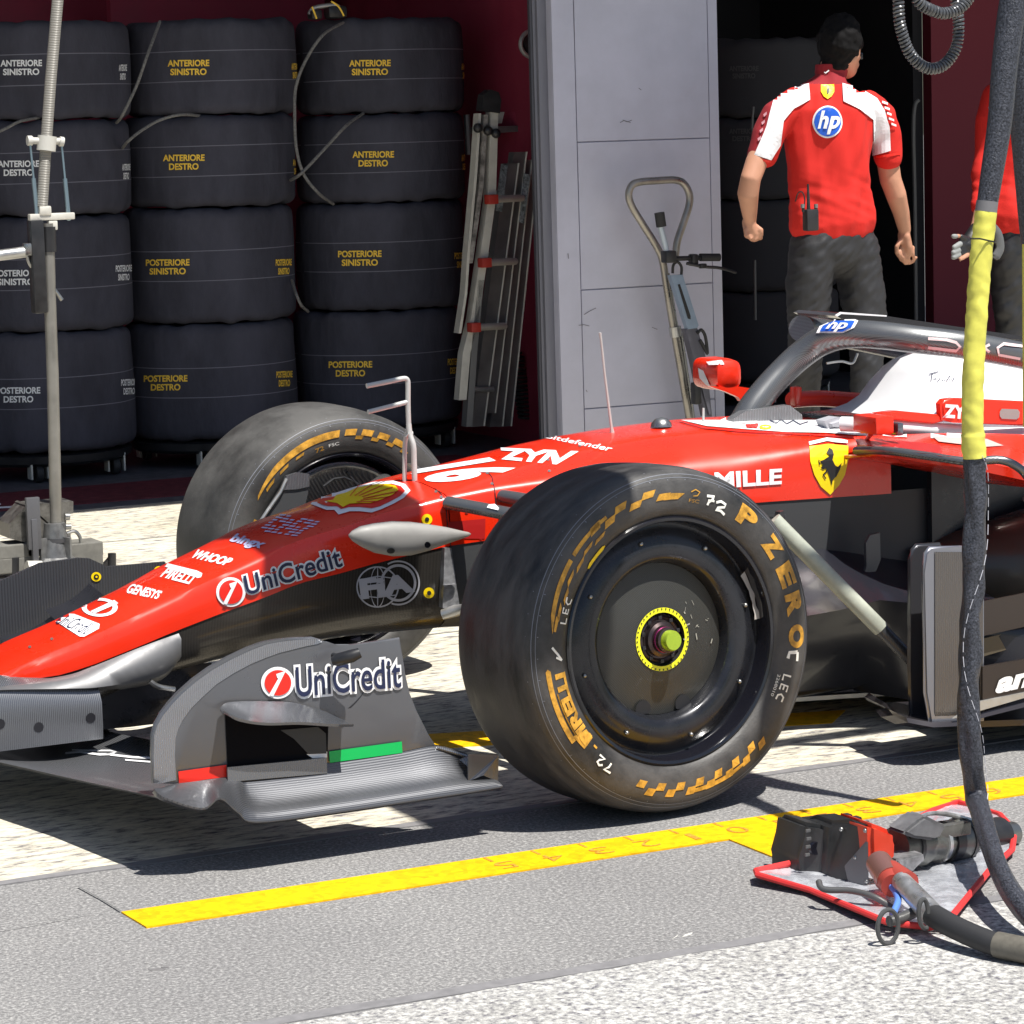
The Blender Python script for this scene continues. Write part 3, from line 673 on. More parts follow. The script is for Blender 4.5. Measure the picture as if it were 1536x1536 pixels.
# ---- nose lettering
def outlined(name, s, q, parent, T, ink, edge, grow=.05, bold=.01, o0=.002, shear=0):
    decal(name+'_border', geo_map(text2d(s, grow, shear), quadmap(q)), edge, parent, T, o0, 6)
    def ins(q, k):
        c = (sum(p[0] for p in q)/4, sum(p[1] for p in q)/4); return q
    g = text2d(s, bold, shear); decal(name, geo_map(([(.012+.976*a, .05+.90*b) for a, b in g[0]], g[1]), quadmap(q)), ink, parent, T, o0+.0015, 6)
def pxrect(a, b, c, d): return [a, b, c, d]
def unicredit(T, parent, circ, cr_, q):
    cx, cy = circ; rx, ry = cr_
    decal('emblem_border', disc2d(circ, rx, ry), DECW, parent, T, .002, 8)
    decal('emblem', disc2d((cx, cy), rx*.80, ry*.80), DECR, parent, T, .0032, 8)
    decal('emblem_stroke', poly([(cx-rx*.55, cy+ry*.75), (cx-rx*.30, cy+ry*.85), (cx+rx*.45, cy-ry*.75), (cx-rx*.12, cy-ry*.55), (cx-rx*.05, cy-ry*.3), (cx+rx*.02, cy-ry*.3)]), DECW, parent, T, .0044, 8)
    # white ground behind the word, then the word
    f = quadmap(q)
    decal('word_border', geo_map(([(-.015+1.03*a, -.08+1.16*b) for a, b in text2d('UniCredit', .085)[0]], text2d('UniCredit', .085)[1]), f), DECW, parent, T, .0022, 8)
    if 0: decal('word_border', geo_map(poly([(-.02, -.06), (.10, -.12), (.25, -.10), (.45, -.08), (.6, -.10), (.8, -.08), (1.02, -.06), (1.03, .7), (1.0, .98), (.9, 1.08), (.84, 1.1), (.78, 1.08), (.74, .86), (.6, .82), (.48, .88), (.45, 1.06), (.33, 1.1), (.28, 1.02), (.26, .84), (.15, .86), (.13, 1.02), (-.02, 1.03)]), f), DECW, parent, T, .0022, 8)
    decal('word', geo_map(text2d('UniCredit', .012), f), DECN, parent, T, .0040, 6)
unicredit(T_TOP, nose, (346, 888), (22, 22), [(370, 893), (514, 849), (506, 820), (364, 864)])
unicredit(T_EP, EPN, (416, 1024), (25, 24), [(444, 1046), (601, 1031), (599, 986), (442, 1000)])
# nose top marks, in order from the tip
def nose_word(s, q, m=DECW, bold=.03, shear=0): decal('lettering', geo_map(text2d(s, bold, shear), quadmap(q)), m, nose, T_TOP, .002, 6)
decal('emblem_border', ring2d((150, 912), 1, .72, 27, 14, 36), DECW, nose, T_TOP, .002, 6)
decal('emblem_stroke', poly([(136, 918), (172, 901), (178, 906), (143, 921)]), DECW, nose, T_TOP, .002, 6)
decal('word_border', poly([(80, 931), (92, 921), (112, 922), (150, 937), (149, 944), (127, 956), (120, 956), (92, 938)]), DECW, nose, T_TOP, .002, 6)
nose_word('UniCredit', [(82, 935), (126, 953), (148, 938), (98, 922)], DECN, .0)
nose_word('GENESYS', [(188, 890), (236, 900), (245, 888), (198, 876)])
nose_word('PIRELLI', [(240, 866), (286, 878), (296, 863), (252, 851)], shear=.2)
decal('long_bar', poly([(248, 851), (252, 846), (296, 857), (304, 861), (302, 867), (296, 868), (296, 862)]), DECW, nose, T_TOP, .002, 6)
nose_word('WHOOP', [(284, 837), (340, 850), (352, 839), (298, 825)], bold=.045)
nose_word('bingx', [(340, 816), (386, 827), (404, 813), (356, 801)], mat('lilac_vinyl', (.55, .55, .78), .4), .04)
random.seed(5)
for i in range(6):
    for j in range(7):
        if (i*7+j*3) % 8 == 0: continue
        u0_, v0_ = i/6, j/7; f = quadmap([(386, 797), (446, 806), (488, 783), (424, 770)])
        w_ = (.10, .14, .12, .08)[(i+j) % 4]
        decal('dash_mark', geo_map(poly([(u0_, v0_), (u0_+w_, v0_+.02), (u0_+w_, v0_+.09), (u0_, v0_+.07)]), f), mat('lilac_vinyl', (.5, .5, .5)), nose, T_TOP, .002, 8)
# shell emblem
fS = quadmap([(468, 752), (560, 776), (615, 742), (560, 716)])
SH_O = [(466, 757), (478, 744), (505, 740), (530, 732), (560, 724), (590, 722), (608, 727), (616, 737), (606, 748), (590, 757), (572, 765), (558, 770), (540, 768), (525, 768), (508, 773), (502, 766), (490, 766)]
SH_I = [(476, 756), (484, 749), (510, 745), (532, 736), (562, 729), (588, 727), (602, 731), (608, 738), (600, 746), (585, 754), (570, 761), (558, 764), (540, 762), (524, 762), (512, 765), (506, 761), (492, 761)]
SH_Y = [(488, 754), (500, 752), (505, 745), (520, 741), (535, 734), (560, 729), (580, 728), (594, 731), (598, 737), (590, 744), (572, 752), (556, 757), (540, 757), (525, 758), (515, 763), (506, 757)]
decal('shell_border', poly(SH_O), DECW, nose, T_TOP, .002, 8); decal('shell_ground', poly(SH_I), DECR, nose, T_TOP, .003, 8); decal('shell', poly(SH_Y), DECY, nose, T_TOP, .0042, 8)
for a in ((540, 730), (560, 729), (578, 729), (592, 733), (597, 740), (585, 748), (568, 755)):
    decal('shell_rib', strip([(518+(a[0]-518)*.35, 756+(a[1]-756)*.35), (518+(a[0]-518)*.97, 756+(a[1]-756)*.97)], 1.1), DECR, nose, T_TOP, .0052, 8)
# race number 16, rear words
def ch_word(s, q, m=DECW, bold=.03, shear=0, par=None): decal('lettering', geo_map(text2d(s, bold, shear), quadmap(q)), m, par or chas, T_TOP, .002, 6)
decal('number', geo_map(text2d('16', .05, .12), quadmap([(606, 708), (654, 728), (780, 706), (734, 684)])), DECW, chas, T_TOP, .002, 6)
if 0: decal('number', poly([(690, 704), (735, 693), (773, 700), (772, 704), (754, 706), (732, 702), (715, 706)]), DECW, chas, T_TOP, .0024, 8)
if 0: decal('number', ring2d((690, 709), 1, .45, 38, 13, 40), DECW, chas, T_TOP, .0028, 8)
decal('lettering', geo_map(text2d('ZYN', .05, .1), quadmap([(752, 690), (838, 698), (868, 678), (742, 672)])), DECW, chas, T_TOP, .002, 6)
decal('lettering', geo_map(text2d('Bitdefender', .015), quadmap([(818, 658), (914, 678), (922, 671), (822, 652)])), DECW, chas, T_TOP, .002, 6)
decal('lettering', geo_map(text2d('MILLE', .035), quadmap([(1073, 733), (1172, 726), (1173, 703), (1071, 709)])), DECW, chas, T_TOP, .002, 10)
# yellow shield with rearing horse
SHD = [(1214, 670), (1242, 666), (1272, 669), (1272, 690), (1267, 712), (1258, 728), (1245, 742), (1231, 730), (1221, 712), (1215, 692)]
decal('shield', poly(SHD), DECY, chas, T_TOP, .002, 10)
decal('shield_stripe', poly([(1213, 664), (1240, 658), (1271, 661), (1271, 665), (1240, 663), (1214, 669)]), DECW, chas, T_TOP, .003, 10)
HORSE = [(1243, 672), (1248, 675), (1250, 682), (1248, 690), (1252, 698), (1256, 700), (1262, 694), (1259, 704), (1254, 708), (1254, 714), (1248, 720), (1247, 728), (1244, 716), (1241, 708), (1238, 702), (1234, 704), (1230, 701), (1234, 698), (1229, 692), (1235, 690), (1240, 690), (1244, 684), (1239, 680)]
decal('horse', poly(HORSE), DECK, chas, T_TOP, .0035, 10)
decal('horse_leg', strip([(1240, 706), (1234, 712), (1238, 718)], 2.2), DECK, chas, T_TOP, .0035, 10)
decal('horse_leg', strip([(1232, 694), (1227, 690), (1229, 697)], 1.8), DECK, chas, T_TOP, .0035, 10)
# white cockpit surround on the chassis top
decal('white_panel', poly([(1009, 628), (1040, 624), (1100, 622), (1160, 621), (1300, 622), (1335, 640), (1335, 660), (1290, 654), (1240, 650), (1180, 649), (1110, 644), (1060, 640)]), DECW, chas, T_TOP, .002, 10)
decal('coachline', strip([(1010, 630), (1055, 643), (1110, 648), (1190, 652), (1250, 655), (1300, 659)], 2), DECR, chas, T_TOP, .003, 10)
decal('mark', disc2d((1148, 642), 9, 3.5), DECY, chas, T_TOP, .003, 8); decal('mark', poly([(1118, 638), (1138, 637), (1136, 643), (1120, 643)]), DECR, chas, T_TOP, .003, 8)
decal('signature', strip([(1155, 632), (1165, 636), (1172, 631), (1180, 637), (1190, 632), (1200, 638), (1212, 634)], 1.3), DECN, chas, T_TOP, .003, 8)
# roundel of the governing body on the carbon side
m_ = mat('grey_vinyl', (.42, .42, .46), .5)
decal('roundel', ring2d((566, 880), 1, .93, 32, 31), m_, nlow, T_LOW, .002, 8); decal('roundel', ring2d((597, 874), 1, .86, 27, 28, 40), m_, nlow, T_LOW, .002, 8)
decal('roundel', ring2d((597, 874), 1.05, .97, 31, 32, 40, -2.1, 1.9), m_, nlow, T_LOW, .002, 8)
for w_ in (.35, .0):
    decal('roundel', ring2d((566, 880), 1, .93 if w_ else .4, 32*(w_ or .03), 31), m_, nlow, T_LOW, .0022, 8)
decal('roundel', strip([(536, 870), (566, 864), (596, 868)], 1.5), m_, nlow, T_LOW, .0024, 8); decal('roundel', strip([(537, 893), (566, 896), (595, 892)], 1.5), m_, nlow, T_LOW, .0024, 8)
decal('lettering', geo_map(text2d('FiA', .06), quadmap([(541, 899), (622, 887), (616, 860), (537, 868)])), m_, nlow, T_LOW, .0035, 6)
def cap(p, T, par, r=8):
    decal('yellow_cap', disc2d(p, r, r), DECY, par, T, .002); decal('cap_bolt', disc2d(p, r*.4, r*.4), DECK, par, T, .0032)
cap((643, 889), T_LOW, nlow); cap((640, 779), T_TOP, nose)
# flow camera pods on the nose
for s in (-1,):
    a, b = at(523, 803, y=-.285), at(706, 801, y=-.285); secs = []
    up = [(0, 1, 2), (.03, 7, 9), (.1, 14, 18), (.2, 18, 27), (.35, 21, 33), (.5, 20, 32), (.65, 16, 25), (.8, 11, 15), (.93, 5, 7), (.98, 3, 4), (1, 1, 1)]
    for t, u1, d1 in up:
        c = a.lerp(b, t); k = 1/690
        secs.append([Vector((c.x, s*(-c.y*1+(.022*cos(q)*min(1, (u1+d1)/40))), c.z+(u1 if sin(q) > 0 else d1)*k*sin(q))) for q in [2*pi*i/16 for i in range(16)]])
    bm = B(); loft(bm, secs, closed=True, caps=True); pod = obj('camera_pod', bm, mat('pod_grey', (.27, .26, .245), .55, 0, noise_=.4, nscale=12, dark=.85), CAR, ang=70)
    bm = B(); tube(bm, [(-.28, s*.17, .50), (-.28, s*.275, .515)], .012, 10); obj('pod_mount', bm, CARBD, pod)
    if s == -1:
        Tp = bvh(pod); decal('pod_lens', disc2d((641, 817), 4.5, 4.5), BLKG, pod, Tp, .001); decal('pod_lens', disc2d((586, 826), 6, 4), BLKP, pod, Tp, .001)
# air speed sensor frame on the nose
PR = mat('sensor_tube_metal', (.50, .50, .48), .5, .2)
bm = B(); Y0 = 0
tube(bm, smooth_path([at(550, 579, y=Y0), at(580, 573, y=Y0), at(604, 568, y=Y0), at(611, 570, y=Y0), at(612, 580, y=Y0), at(612, 605, y=Y0), at(613, 640, y=Y0)], 4), .006, 10)
tube(bm, [at(552, 618, y=Y0), at(611, 603, y=Y0)], .0055, 10)
tube(bm, smooth_path([at(613, 636, y=0), at(615, 652, y=-.004), at(620, 668, y=-.012), at(621, 690, y=-.012), at(622, 722, y=-.012)], 4), .0065, 10)
tube(bm, smooth_path([at(613, 640, y=0), at(609, 655, y=.01), at(607, 675, y=.015), at(607, 722, y=.015)], 4), .0055, 10)
tube(bm, [at(610, 650, y=0), at(617, 652, y=0)], .009, 10)
obj('air_speed_sensor', bm, PR, CAR)
bm = B(); tube(bm, [at(919, 655, y=0), at(917, 640, y=0), at(907, 560, y=0), at(902, 512, y=0), at(900, 499, y=0)], [.008, .0035, .0028, .0028, .0035], 8); tube(bm, [at(1055, 640, y=0), at(1055, 612, y=0)], .003, 8); obj('antenna', bm, PR, CAR)
bm = B(); lathe(bm, [(.0, .018), (.015, .014), (.024, .004), (.026, -.004)], at(992, 637, y=-.03), 20); obj('sensor_dome', bm, STEEL, CAR)
# panel gaps and fasteners
decal('panel_gap', strip([(651, 732), (661, 741), (668, 748), (671, 790), (672, 822)], 1.4), DECK, nose, T_TOP, .0012, 8)
decal('panel_gap', strip([(731, 708), (738, 716), (742, 735), (744, 758)], 1.4), DECK, chas, T_TOP, .0012, 8)
for p in ((662, 746), (738, 726), (824, 707), (822, 690), (654, 738), (731, 710), (1287, 667), (870, 669), (700, 768), (78, 959), (45, 971)):
    decal('fastener', disc2d(p, 2.4, 2), mat('fastener_metal', (.5, .45, .42), .3, .8), chas if p[0] > 668 else nose, T_TOP, .0015)
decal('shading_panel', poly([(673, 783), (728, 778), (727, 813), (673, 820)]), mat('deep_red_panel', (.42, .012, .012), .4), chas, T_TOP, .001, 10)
bm = B(); v = [at(667, 822, y=-.215), at(677, 822, y=-.215), at(690, 912, y=-.225), at(664, 912, y=-.225)]; plate(bm, v, (0, .02, 0)); v = [at(666, 878, y=-.228), at(684, 876, y=-.228), at(684, 882, y=-.228), at(666, 884, y=-.228)]; plate(bm, v, (0, .01, 0)); obj('bulkhead_bracket', bm, mat('dull_alloy', (.28, .28, .29), .45, .6, noise_=.8, nscale=40), CAR, smooth=False)
bm = B(); tube(bm, [at(664, 922, y=-.24), at(684, 916, y=-.26), at(700, 912, y=-.30)], [.012, .014, .010], 12); obj('bracket_knob', bm, ALU, CAR)

# ---- suspension
def arm(bm, a, b, r, flat=.5): tube(bm, [a, Vector(a).lerp(Vector(b), .5), b], r, 16, flat=flat, flatdir=(0, 0, 1))
for s in (-1, 1):
    m3 = lambda p: Vector((p[0], p[1] if s == -1 else -p[1], p[2]))
    A1, A2 = at(672, 754, y=-.20), at(790, 776, y=-.40); d_ = (A2-A1); B1 = A1+d_*2.2
    bm = B(); arm(bm, m3(A1), m3(B1), .020, .75); w1 = obj('upper_wishbone', bm, TWEED, CAR)
    C1, C2 = at(754, 744, y=-.21), at(830, 757, y=-.36); D1 = C1+(C2-C1)*2.6
    bm = B(); arm(bm, m3(C1), m3(D1), .019, .8); obj('upper_wishbone', bm, TWEED, CAR)
    bm = B(); arm(bm, m3((-.05, -.18, .32)), m3((-.02, -.72, .22)), .018, .5); arm(bm, m3((.30, -.20, .30)), m3((.02, -.72, .22)), .018, .5); obj('lower_wishbone', bm, CARB, CAR)
    bm = B(); arm(bm, m3((.06, -.22, .56)), m3((.0, -.70, .26)), .014, .8); obj('push_rod', bm, CARB, CAR)
    if s == -1:
        decal('small_word', poly([(733, 758), (742, 757), (740, 762), (749, 763), (748, 766), (731, 762)]), DECW, w1, bvh(w1), .002)
# taped stay running back to the floor
a, b = at(1160, 780, y=-.62), at(1372, 995, y=-.74)
bm = B(); tube(bm, [a, a.lerp(b, .35), a.lerp(b, .76)], .0155, 14, flat=1.2, flatdir=(0, 0, 1)); st_ = obj('floor_stay', bm, mat('pale_tape', (.40, .42, .35), .45, .1, noise_=.8, nscale=14, dark=.8), CAR)
bm = B(); tube(bm, [a.lerp(b, .755), b], .013, 14, flat=1.2, flatdir=(0, 0, 1)); obj('stay_end', bm, CARB, st_)

# ---- wheels
TP = [(.2500, .118), (.2550, .137), (.2630, .143), (.2750, .149), (.30, .1525), (.322, .150), (.338, .143), (.348, .132), (.354, .115), (.3575, .09), (.359, .05), (.36, 0)]
def side(rr):      # half width of the tyre at a radius
    return interp([(a, b) for a, b in TP[:9]], rr)
def make_wheel(cy, st, camber, far=False, cx=0):
    sg = 1 if cy > 0 else -1
    Cw = Vector((cx, cy, .36)); Rm = Matrix.Rotation(-radians(camber)*(1 if cy < 0 else -1), 3, 'X') @ Matrix.Rotation(st, 3, 'Z')
    fn = lambda v: Cw+Rm@Vector(v)
    def ln(bm, prof, seg=96, sgn=-1, mi=0, close=False):
        lathe(bm, [(r, h*-1 if sgn == -1 else h) for r, h in prof], (0, 0, 0), seg, 'Y', mi, fn=fn, close=close)
    o_ = -1  # towards the camera
    # barrel
    bm = B(); ln(bm, [(.252, .128), (.2555, .1385), (.252, .1415), (.246, .140), (.243, .132), (.238, .09), (.228, .05), (.225, -.05), (.243, -.128), (.252, -.140), (.250, -.120)])
    whl = obj('wheel', bm, BLKG, CAR, ang=35)
    prof = [(r, h) for r, h in TP]+[(r, -h) for r, h in TP[:-1][::-1]]
    bm = B(); ln(bm, prof, 144)
    ty = obj('tyre', bm, mat('dusty_tyre_rubber', (.060, .058, .055), .6, noise_=1, nscale=6, dark=.5, bump=.25, bscale=160) if far else TYRE, whl, ang=60)
    def pol(phi, rr, off=.0012, sgn=1):     # point on the side wall facing the camera; phi clockwise from the top in degrees
        a = radians(phi); return fn((rr*sin(a), -(side(rr)+off), rr*cos(a)))
    def arc_word(s, phi0, phi1, r1, r2, m, bold=.03, shear=0, name='sidewall_lettering', flip=False):
        g = text2d(s, bold, shear)
        if flip: fn_ = lambda u, v: pol(phi1-(phi1-phi0)*u, r2-(r2-r1)*v)
        else: fn_ = lambda u, v: pol(phi0+(phi1-phi0)*u, r1+(r2-r1)*v)
        return lay(name, g, m, whl, fn_, .06)
    def arc_poly(pts, m, name='sidewall_mark', grid=2.0, off=.0012):   # pts = (phi, radius in mm)
        bmv = ([(a, b*.1) for a, b in pts], [list(range(len(pts)))])
        return lay(name, bmv, m, whl, lambda u, v: pol(u, v*.01, off), grid)
    def stroke(pts, w, m, name='marker_writing'):
        g = strip([(a*5.2, b) for a, b in pts], w*1.8); return lay(name, g, m, whl, lambda u, v: pol(u/5.2, v*.001, .0018), 6)
    # fine moulded rings and radial ticks
    for rr in (.3335, .3405):
        g = ring2d((0, 0), rr, rr+.0011, n=120); lay('moulded_ring', g, TYREL, whl, lambda u, v: pol(math.degrees(math.atan2(u, v)), math.hypot(u, v), .0006))
    V, F_ = [], []
    for k in range(48):
        a = k*7.5; i = len(V); V += [(a, 32.9), (a+.28, 32.9), (a+.28, 34.9), (a, 34.9)]; F_.append([i, i+1, i+2, i+3])
    lay('moulded_tick', (V, F_), TYREL, whl, lambda u, v: pol(u, v*.01, .0007))
    return dict(whl=whl, ty=ty, pol=pol, fn=fn, ln=ln, arc_word=arc_word, arc_poly=arc_poly, stroke=stroke, C=Cw)
def checker(w, a0, a1, n, r1, r2, m, seed=1, mir=False):
    random.seed(seed)
    for i in range(n):
        a = a0+(a1-a0)*i/n; da = (a1-a0)/n*.82; t = i/n
        row = i % 2; lo = r1+(r2-r1)*(0 if row else .45); hi = lo+(r2-r1)*.55
        sk = da*.35
        w['arc_poly']([(a, lo), (a+da, lo), (a+da+sk, hi), (a+sk, hi)], m, 'chequer_mark')
NW = make_wheel(-.85, .0893, 3)
w = NW; Y_ = TYREY
for ch, ph in (('P', 34.2), ('Z', 51.2), ('E', 64.6), ('R', 76.8), ('O', 89.6)):
    w['arc_word'](ch, ph, ph+9.4, .284, .3245, Y_, .06)
w['arc_word']('PIRELLI', -128.5, -96.5, .270, .2975, Y_, .055)
w['arc_poly']([(-129, 272), (-124, 272), (-124, 317), (-95, 317), (-94, 312), (-95, 306), (-122, 306), (-122, 303), (-129, 303)], Y_)
for k in range(2): w['arc_poly']([(-122, 299+k*0), (-104, 299), (-104, 302), (-122, 302)], Y_)
w['arc_poly']([(-81, 300), (-74, 300), (-66, 302), (-52, 304), (-52, 314), (-62, 313), (-74, 309)], Y_); w['arc_poly']([(-80, 292), (-74, 288), (-74, 297), (-80, 298)], Y_)
checker(w, -76, -34, 6, 282, 294, Y_, 2); checker(w, -40, 0, 6, 291, 315, Y_, 3)
w['arc_poly']([(-3, 290), (4, 290), (7, 302), (1, 303)], Y_)
w['arc_poly']([(-50, 305), (-30, 306), (-30, 313), (-50, 314)], Y_)
checker(w, 137, 202, 14, 290, 318, Y_, 4); w['arc_poly']([(150, 309), (176, 308), (178, 316), (160, 318), (148, 314)], Y_)
w['arc_poly']([(-49, 256), (-38, 256), (-36.5, 262), (-38, 266), (-48, 266), (-50, 261)], mat('bead_yellow', (.85, .62, .02), .5), off=.002)
w['arc_word']('PIRELLI', -47.5, -39, .259, .2625, DECK, .02)
w['stroke']([(10, 306), (12, 312), (14, 308), (13, 300), (11, 298)], 1.4, Y_); w['arc_word']('FSC', 9.5, 14.5, .285, .292, Y_, 0)
w['stroke']([(17.5, 304), (21, 307), (20.5, 301), (19, 292), (18.8, 286)], 3, CHALK); w['stroke']([(18.5, 296), (21.5, 298)], 2.4, CHALK)
w['stroke']([(22.5, 297), (24.5, 303), (27, 301), (27, 295), (24, 288), (23.5, 283), (26, 285), (28.5, 281)], 3, CHALK)
w['stroke']([(100.5, 308), (101, 288), (103.5, 286)], 4.2, CHALK); w['stroke']([(100.5, 308), (104, 310)], 3.6, CHALK)
w['stroke']([(110.5, 302), (110.5, 284), (113, 284)], 2.3, CHALK); w['stroke']([(117, 301), (114.6, 301), (114.6, 284), (117, 284)], 2.3, CHALK); w['stroke']([(114.6, 292), (116.6, 292)], 2.0, CHALK); w['stroke']([(121.4, 299), (119.4, 299), (118.6, 292), (119.4, 285), (121.4, 284)], 2.3, CHALK)
w['arc_word']('2268010', 111, 121, .271, .277, CHALK, .0)
w['stroke']([(-76.2, 284), (-76.2, 268), (-73.8, 268)], 2.0, CHALK); w['stroke']([(-69.8, 283), (-72, 283), (-72, 268), (-69.8, 268)], 2.0, CHALK); w['stroke']([(-72, 275.5), (-70.2, 275.5)], 1.8, CHALK); w['stroke']([(-65.4, 282), (-67.4, 281), (-68.2, 275), (-67.4, 268), (-65.4, 267)], 2.0, CHALK)
w['stroke']([(-86, 300), (-89, 285), (-91.5, 276)], 2.8, CHALK); w['stroke']([(-91.5, 276), (-90, 290)], 2.4, CHALK)
w['stroke']([(-144.5, 304), (-141, 305), (-142.6, 296), (-143, 286)], 2.4, CHALK); w['stroke']([(-139.6, 300), (-138.4, 305), (-136.8, 302), (-137.2, 296), (-139.4, 287), (-136.2, 287)], 2.4, CHALK)
w['arc_poly']([(-133.5, 279), (-131.5, 279), (-131.5, 283.5), (-133.5, 283.5)], Y_)
# wheel cover
bm = B(); prof = [(.243, .100), (.236, .098), (.228, .101), (.219, .108), (.207, .113), (.192, .116), (.176, .115), (.166, .111), (.161, .103), (.158, .090), (.157, .080), (.150, .078)]
w['ln'](bm, prof, 128); cov = obj('wheel_cover', bm, mat('cover_black', (.020, .021, .026), .26, .35, .15, noise_=.6, nscale=12, dark=.6), w['whl'], ang=45)
bm = B(); w['ln'](bm, [(.1565, .082), (.13, .086), (.09, .094), (.066, .100), (.056, .100), (.054, .080), (.030, .078)], 96); disc_ = obj('cover_disc', bm, mat('cover_carbon', (.05, .05, .046), .38, .4, .1, weave=('DIAGONAL', 130, 0)), w['whl'], ang=30)
fnw = w['fn']
for k in range(8):
    bm = B(); a = radians(-14+k*45); c = fnw((.2085*sin(a), -.1155, .2085*cos(a))); bmesh.ops.create_uvsphere(bm, u_segments=12, v_segments=8, radius=.0048, matrix=Matrix.Translation(c))
    obj('cover_bolt', bm, STEEL, w['whl'])
g = ring2d((0, 0), .0655, .0555, n=64); lay('hub_ring', g, mat('ring_yellow', (.80, .78, .02), .45), w['whl'], lambda u, v: fnw((u, -.1015, v)))
V, F_ = [], []
for k in range(40):
    a = k*9; i = len(V); V += [(a, 61), (a+2.6, 61), (a+2.6, 64.5), (a, 64.5)]; F_.append([i, i+1, i+2, i+3])
lay('ring_mark', (V, F_), DECK, w['whl'], lambda u, v: fnw((v*.001*sin(radians(u)), -.1025, v*.001*cos(radians(u)))))
bm = B(); w['ln'](bm, [(.050, .080), (.050, .092), (.045, .095), (.040, .092), (.036, .092), (.036, .102), (.030, .106), (.026, .106), (.026, .124), (.021, .126)], 40); hub = obj('wheel_hub', bm, mat('hub_dark_alloy', (.08, .06, .06), .3, .8), w['whl'], ang=30)
bm = B(); w['ln'](bm, [(.0215, .122), (.021, .138), (.0185, .143), (.0001, .1435)], 32); obj('wheel_nut', bm, mat('nut_green_yellow', (.45, .62, .06), .3, .6), hub, ang=30)
bm = B(); w['ln'](bm, [(.027, .108), (.027, .113), (.0255, .114)], 32); obj('nut_band', bm, mat('anodised_violet', (.25, .03, .12), .3, .8), hub, ang=30)
bm = B()
for k in range(10):
    a = 2*pi*k/10; c = fnw((.045*sin(a), -.095, .045*cos(a))); box(bm, c, (.008, .006, .008), bev=.001)
obj('drive_peg', bm, BLKP, hub)
for x_ in (-.047, .052):
    g = disc2d((x_, -.142), .019, .02, 20); g = ([(a, max(b, -.1505)) for a, b in g[0]], g[1])
    lay('vent_hole', g, DECK, w['whl'], lambda u, v: fnw((u, -.0885-.0, v)))
# silver tape on the rim, scuffs
bm = B(); random.seed(3); L1, L2 = [], []
for k in range(9):
    a = radians(60+k*3.2); r_i, r_o = .226+random.uniform(-.002, .002), .240+random.uniform(-.002, .002)
    L1.append(fnw((r_i*sin(a), -.112-random.uniform(0, .004), r_i*cos(a)))); L2.append(fnw((r_o*sin(a), -.106-random.uniform(0, .006), r_o*cos(a))))
loft(bm, [L1, L2]); obj('tape_strip', bm, mat('pale_tape_strip', (.6, .56, .52), .35, .3), w['whl'])
random.seed(8)
for k in range(14):
    x_, z_ = random.uniform(.05, .13), random.uniform(-.03, .07); l = random.uniform(.004, .014); a = random.uniform(0, 3)
    lay('scuff', strip([(x_, z_), (x_+l*cos(a), z_+l*sin(a))], random.choice((.0008, .0012, .003))), mat('scuff', (.32, .31, .27), .6), w['whl'], lambda u, v: fnw((u, -(.1-(math.hypot(u, v)-.066)*.2)-.0015, v)))
# inner brake drum (shades the back)
bm = B(); w['ln'](bm, [(.22, -.12), (.215, .02), (.03, .03)], 48); obj('brake_drum', bm, CARBD, w['whl'])
# far wheel
FWh = make_wheel(.85, .0868, 3, True); w = FWh; fnf = w['fn']
w['arc_poly']([(-58, 298), (-50, 300), (-35, 300), (-20, 300), (-4, 299), (-3, 317), (-20, 318), (-40, 315), (-56, 304)], Y_)
w['arc_poly']([(-52, 287), (-46, 287), (-44, 294), (-51, 294)], Y_); w['arc_poly']([(-41, 287), (-35, 288), (-34, 295), (-40, 294)], Y_); w['arc_poly']([(-30, 288), (-25, 288), (-24, 295), (-29, 294)], Y_)
for k in range(4): w['arc_poly']([(-1+k*9, 301), (5+k*9, 301), (6+k*9, 317), (k*9, 317)], Y_); w['arc_poly']([(5+k*9, 291), (9+k*9, 291), (9.5+k*9, 300), (5.4+k*9, 300)], Y_)
w['arc_poly']([(-71, 276), (-67, 276), (-67, 286), (-71, 286)], Y_); w['arc_poly']([(-78, 276), (-74, 276), (-74, 284), (-78, 284)], Y_)
w['arc_word']('72', -18, -13, .276, .288, Y_, .02); w['arc_word']('FSC', -10, -4, .279, .287, CHALK, .0)
bm = B(); w['ln'](bm, [(.232, .06), (.226, .105), (.214, .108), (.20, .10), (.12, .085), (.03, .08)], 64); obj('brake_drum', bm, mat('drum_carbon', (.11, .11, .12), .3, .6, .3, weave=('DIAGONAL', 50, 0)), w['whl'])
bm = B(); w['ln'](bm, [(.222, .112), (.218, .118), (.213, .112)], 64); obj('drum_rim', bm, ALU, w['whl'])
random.seed(4); bm = B()
for k in range(40):
    a = radians(-70+k*4.2); c = fnf((.2455*sin(a), -.128, .2455*cos(a))); box(bm, c, (.007, .004, .004))
obj('balance_weight', bm, STEEL, w['whl'])
bm = B(); tube(bm, [fnf((-.05+k*.03, -.118, .17+.02*sin(k))) for k in range(6)], .0035, 8); tube(bm, [fnf((.02, -.115, .20)), fnf((.05, -.12, .16)), fnf((.10, -.118, .14))], .004, 8); obj('sensor_wire', bm, BLKP, w['whl'])
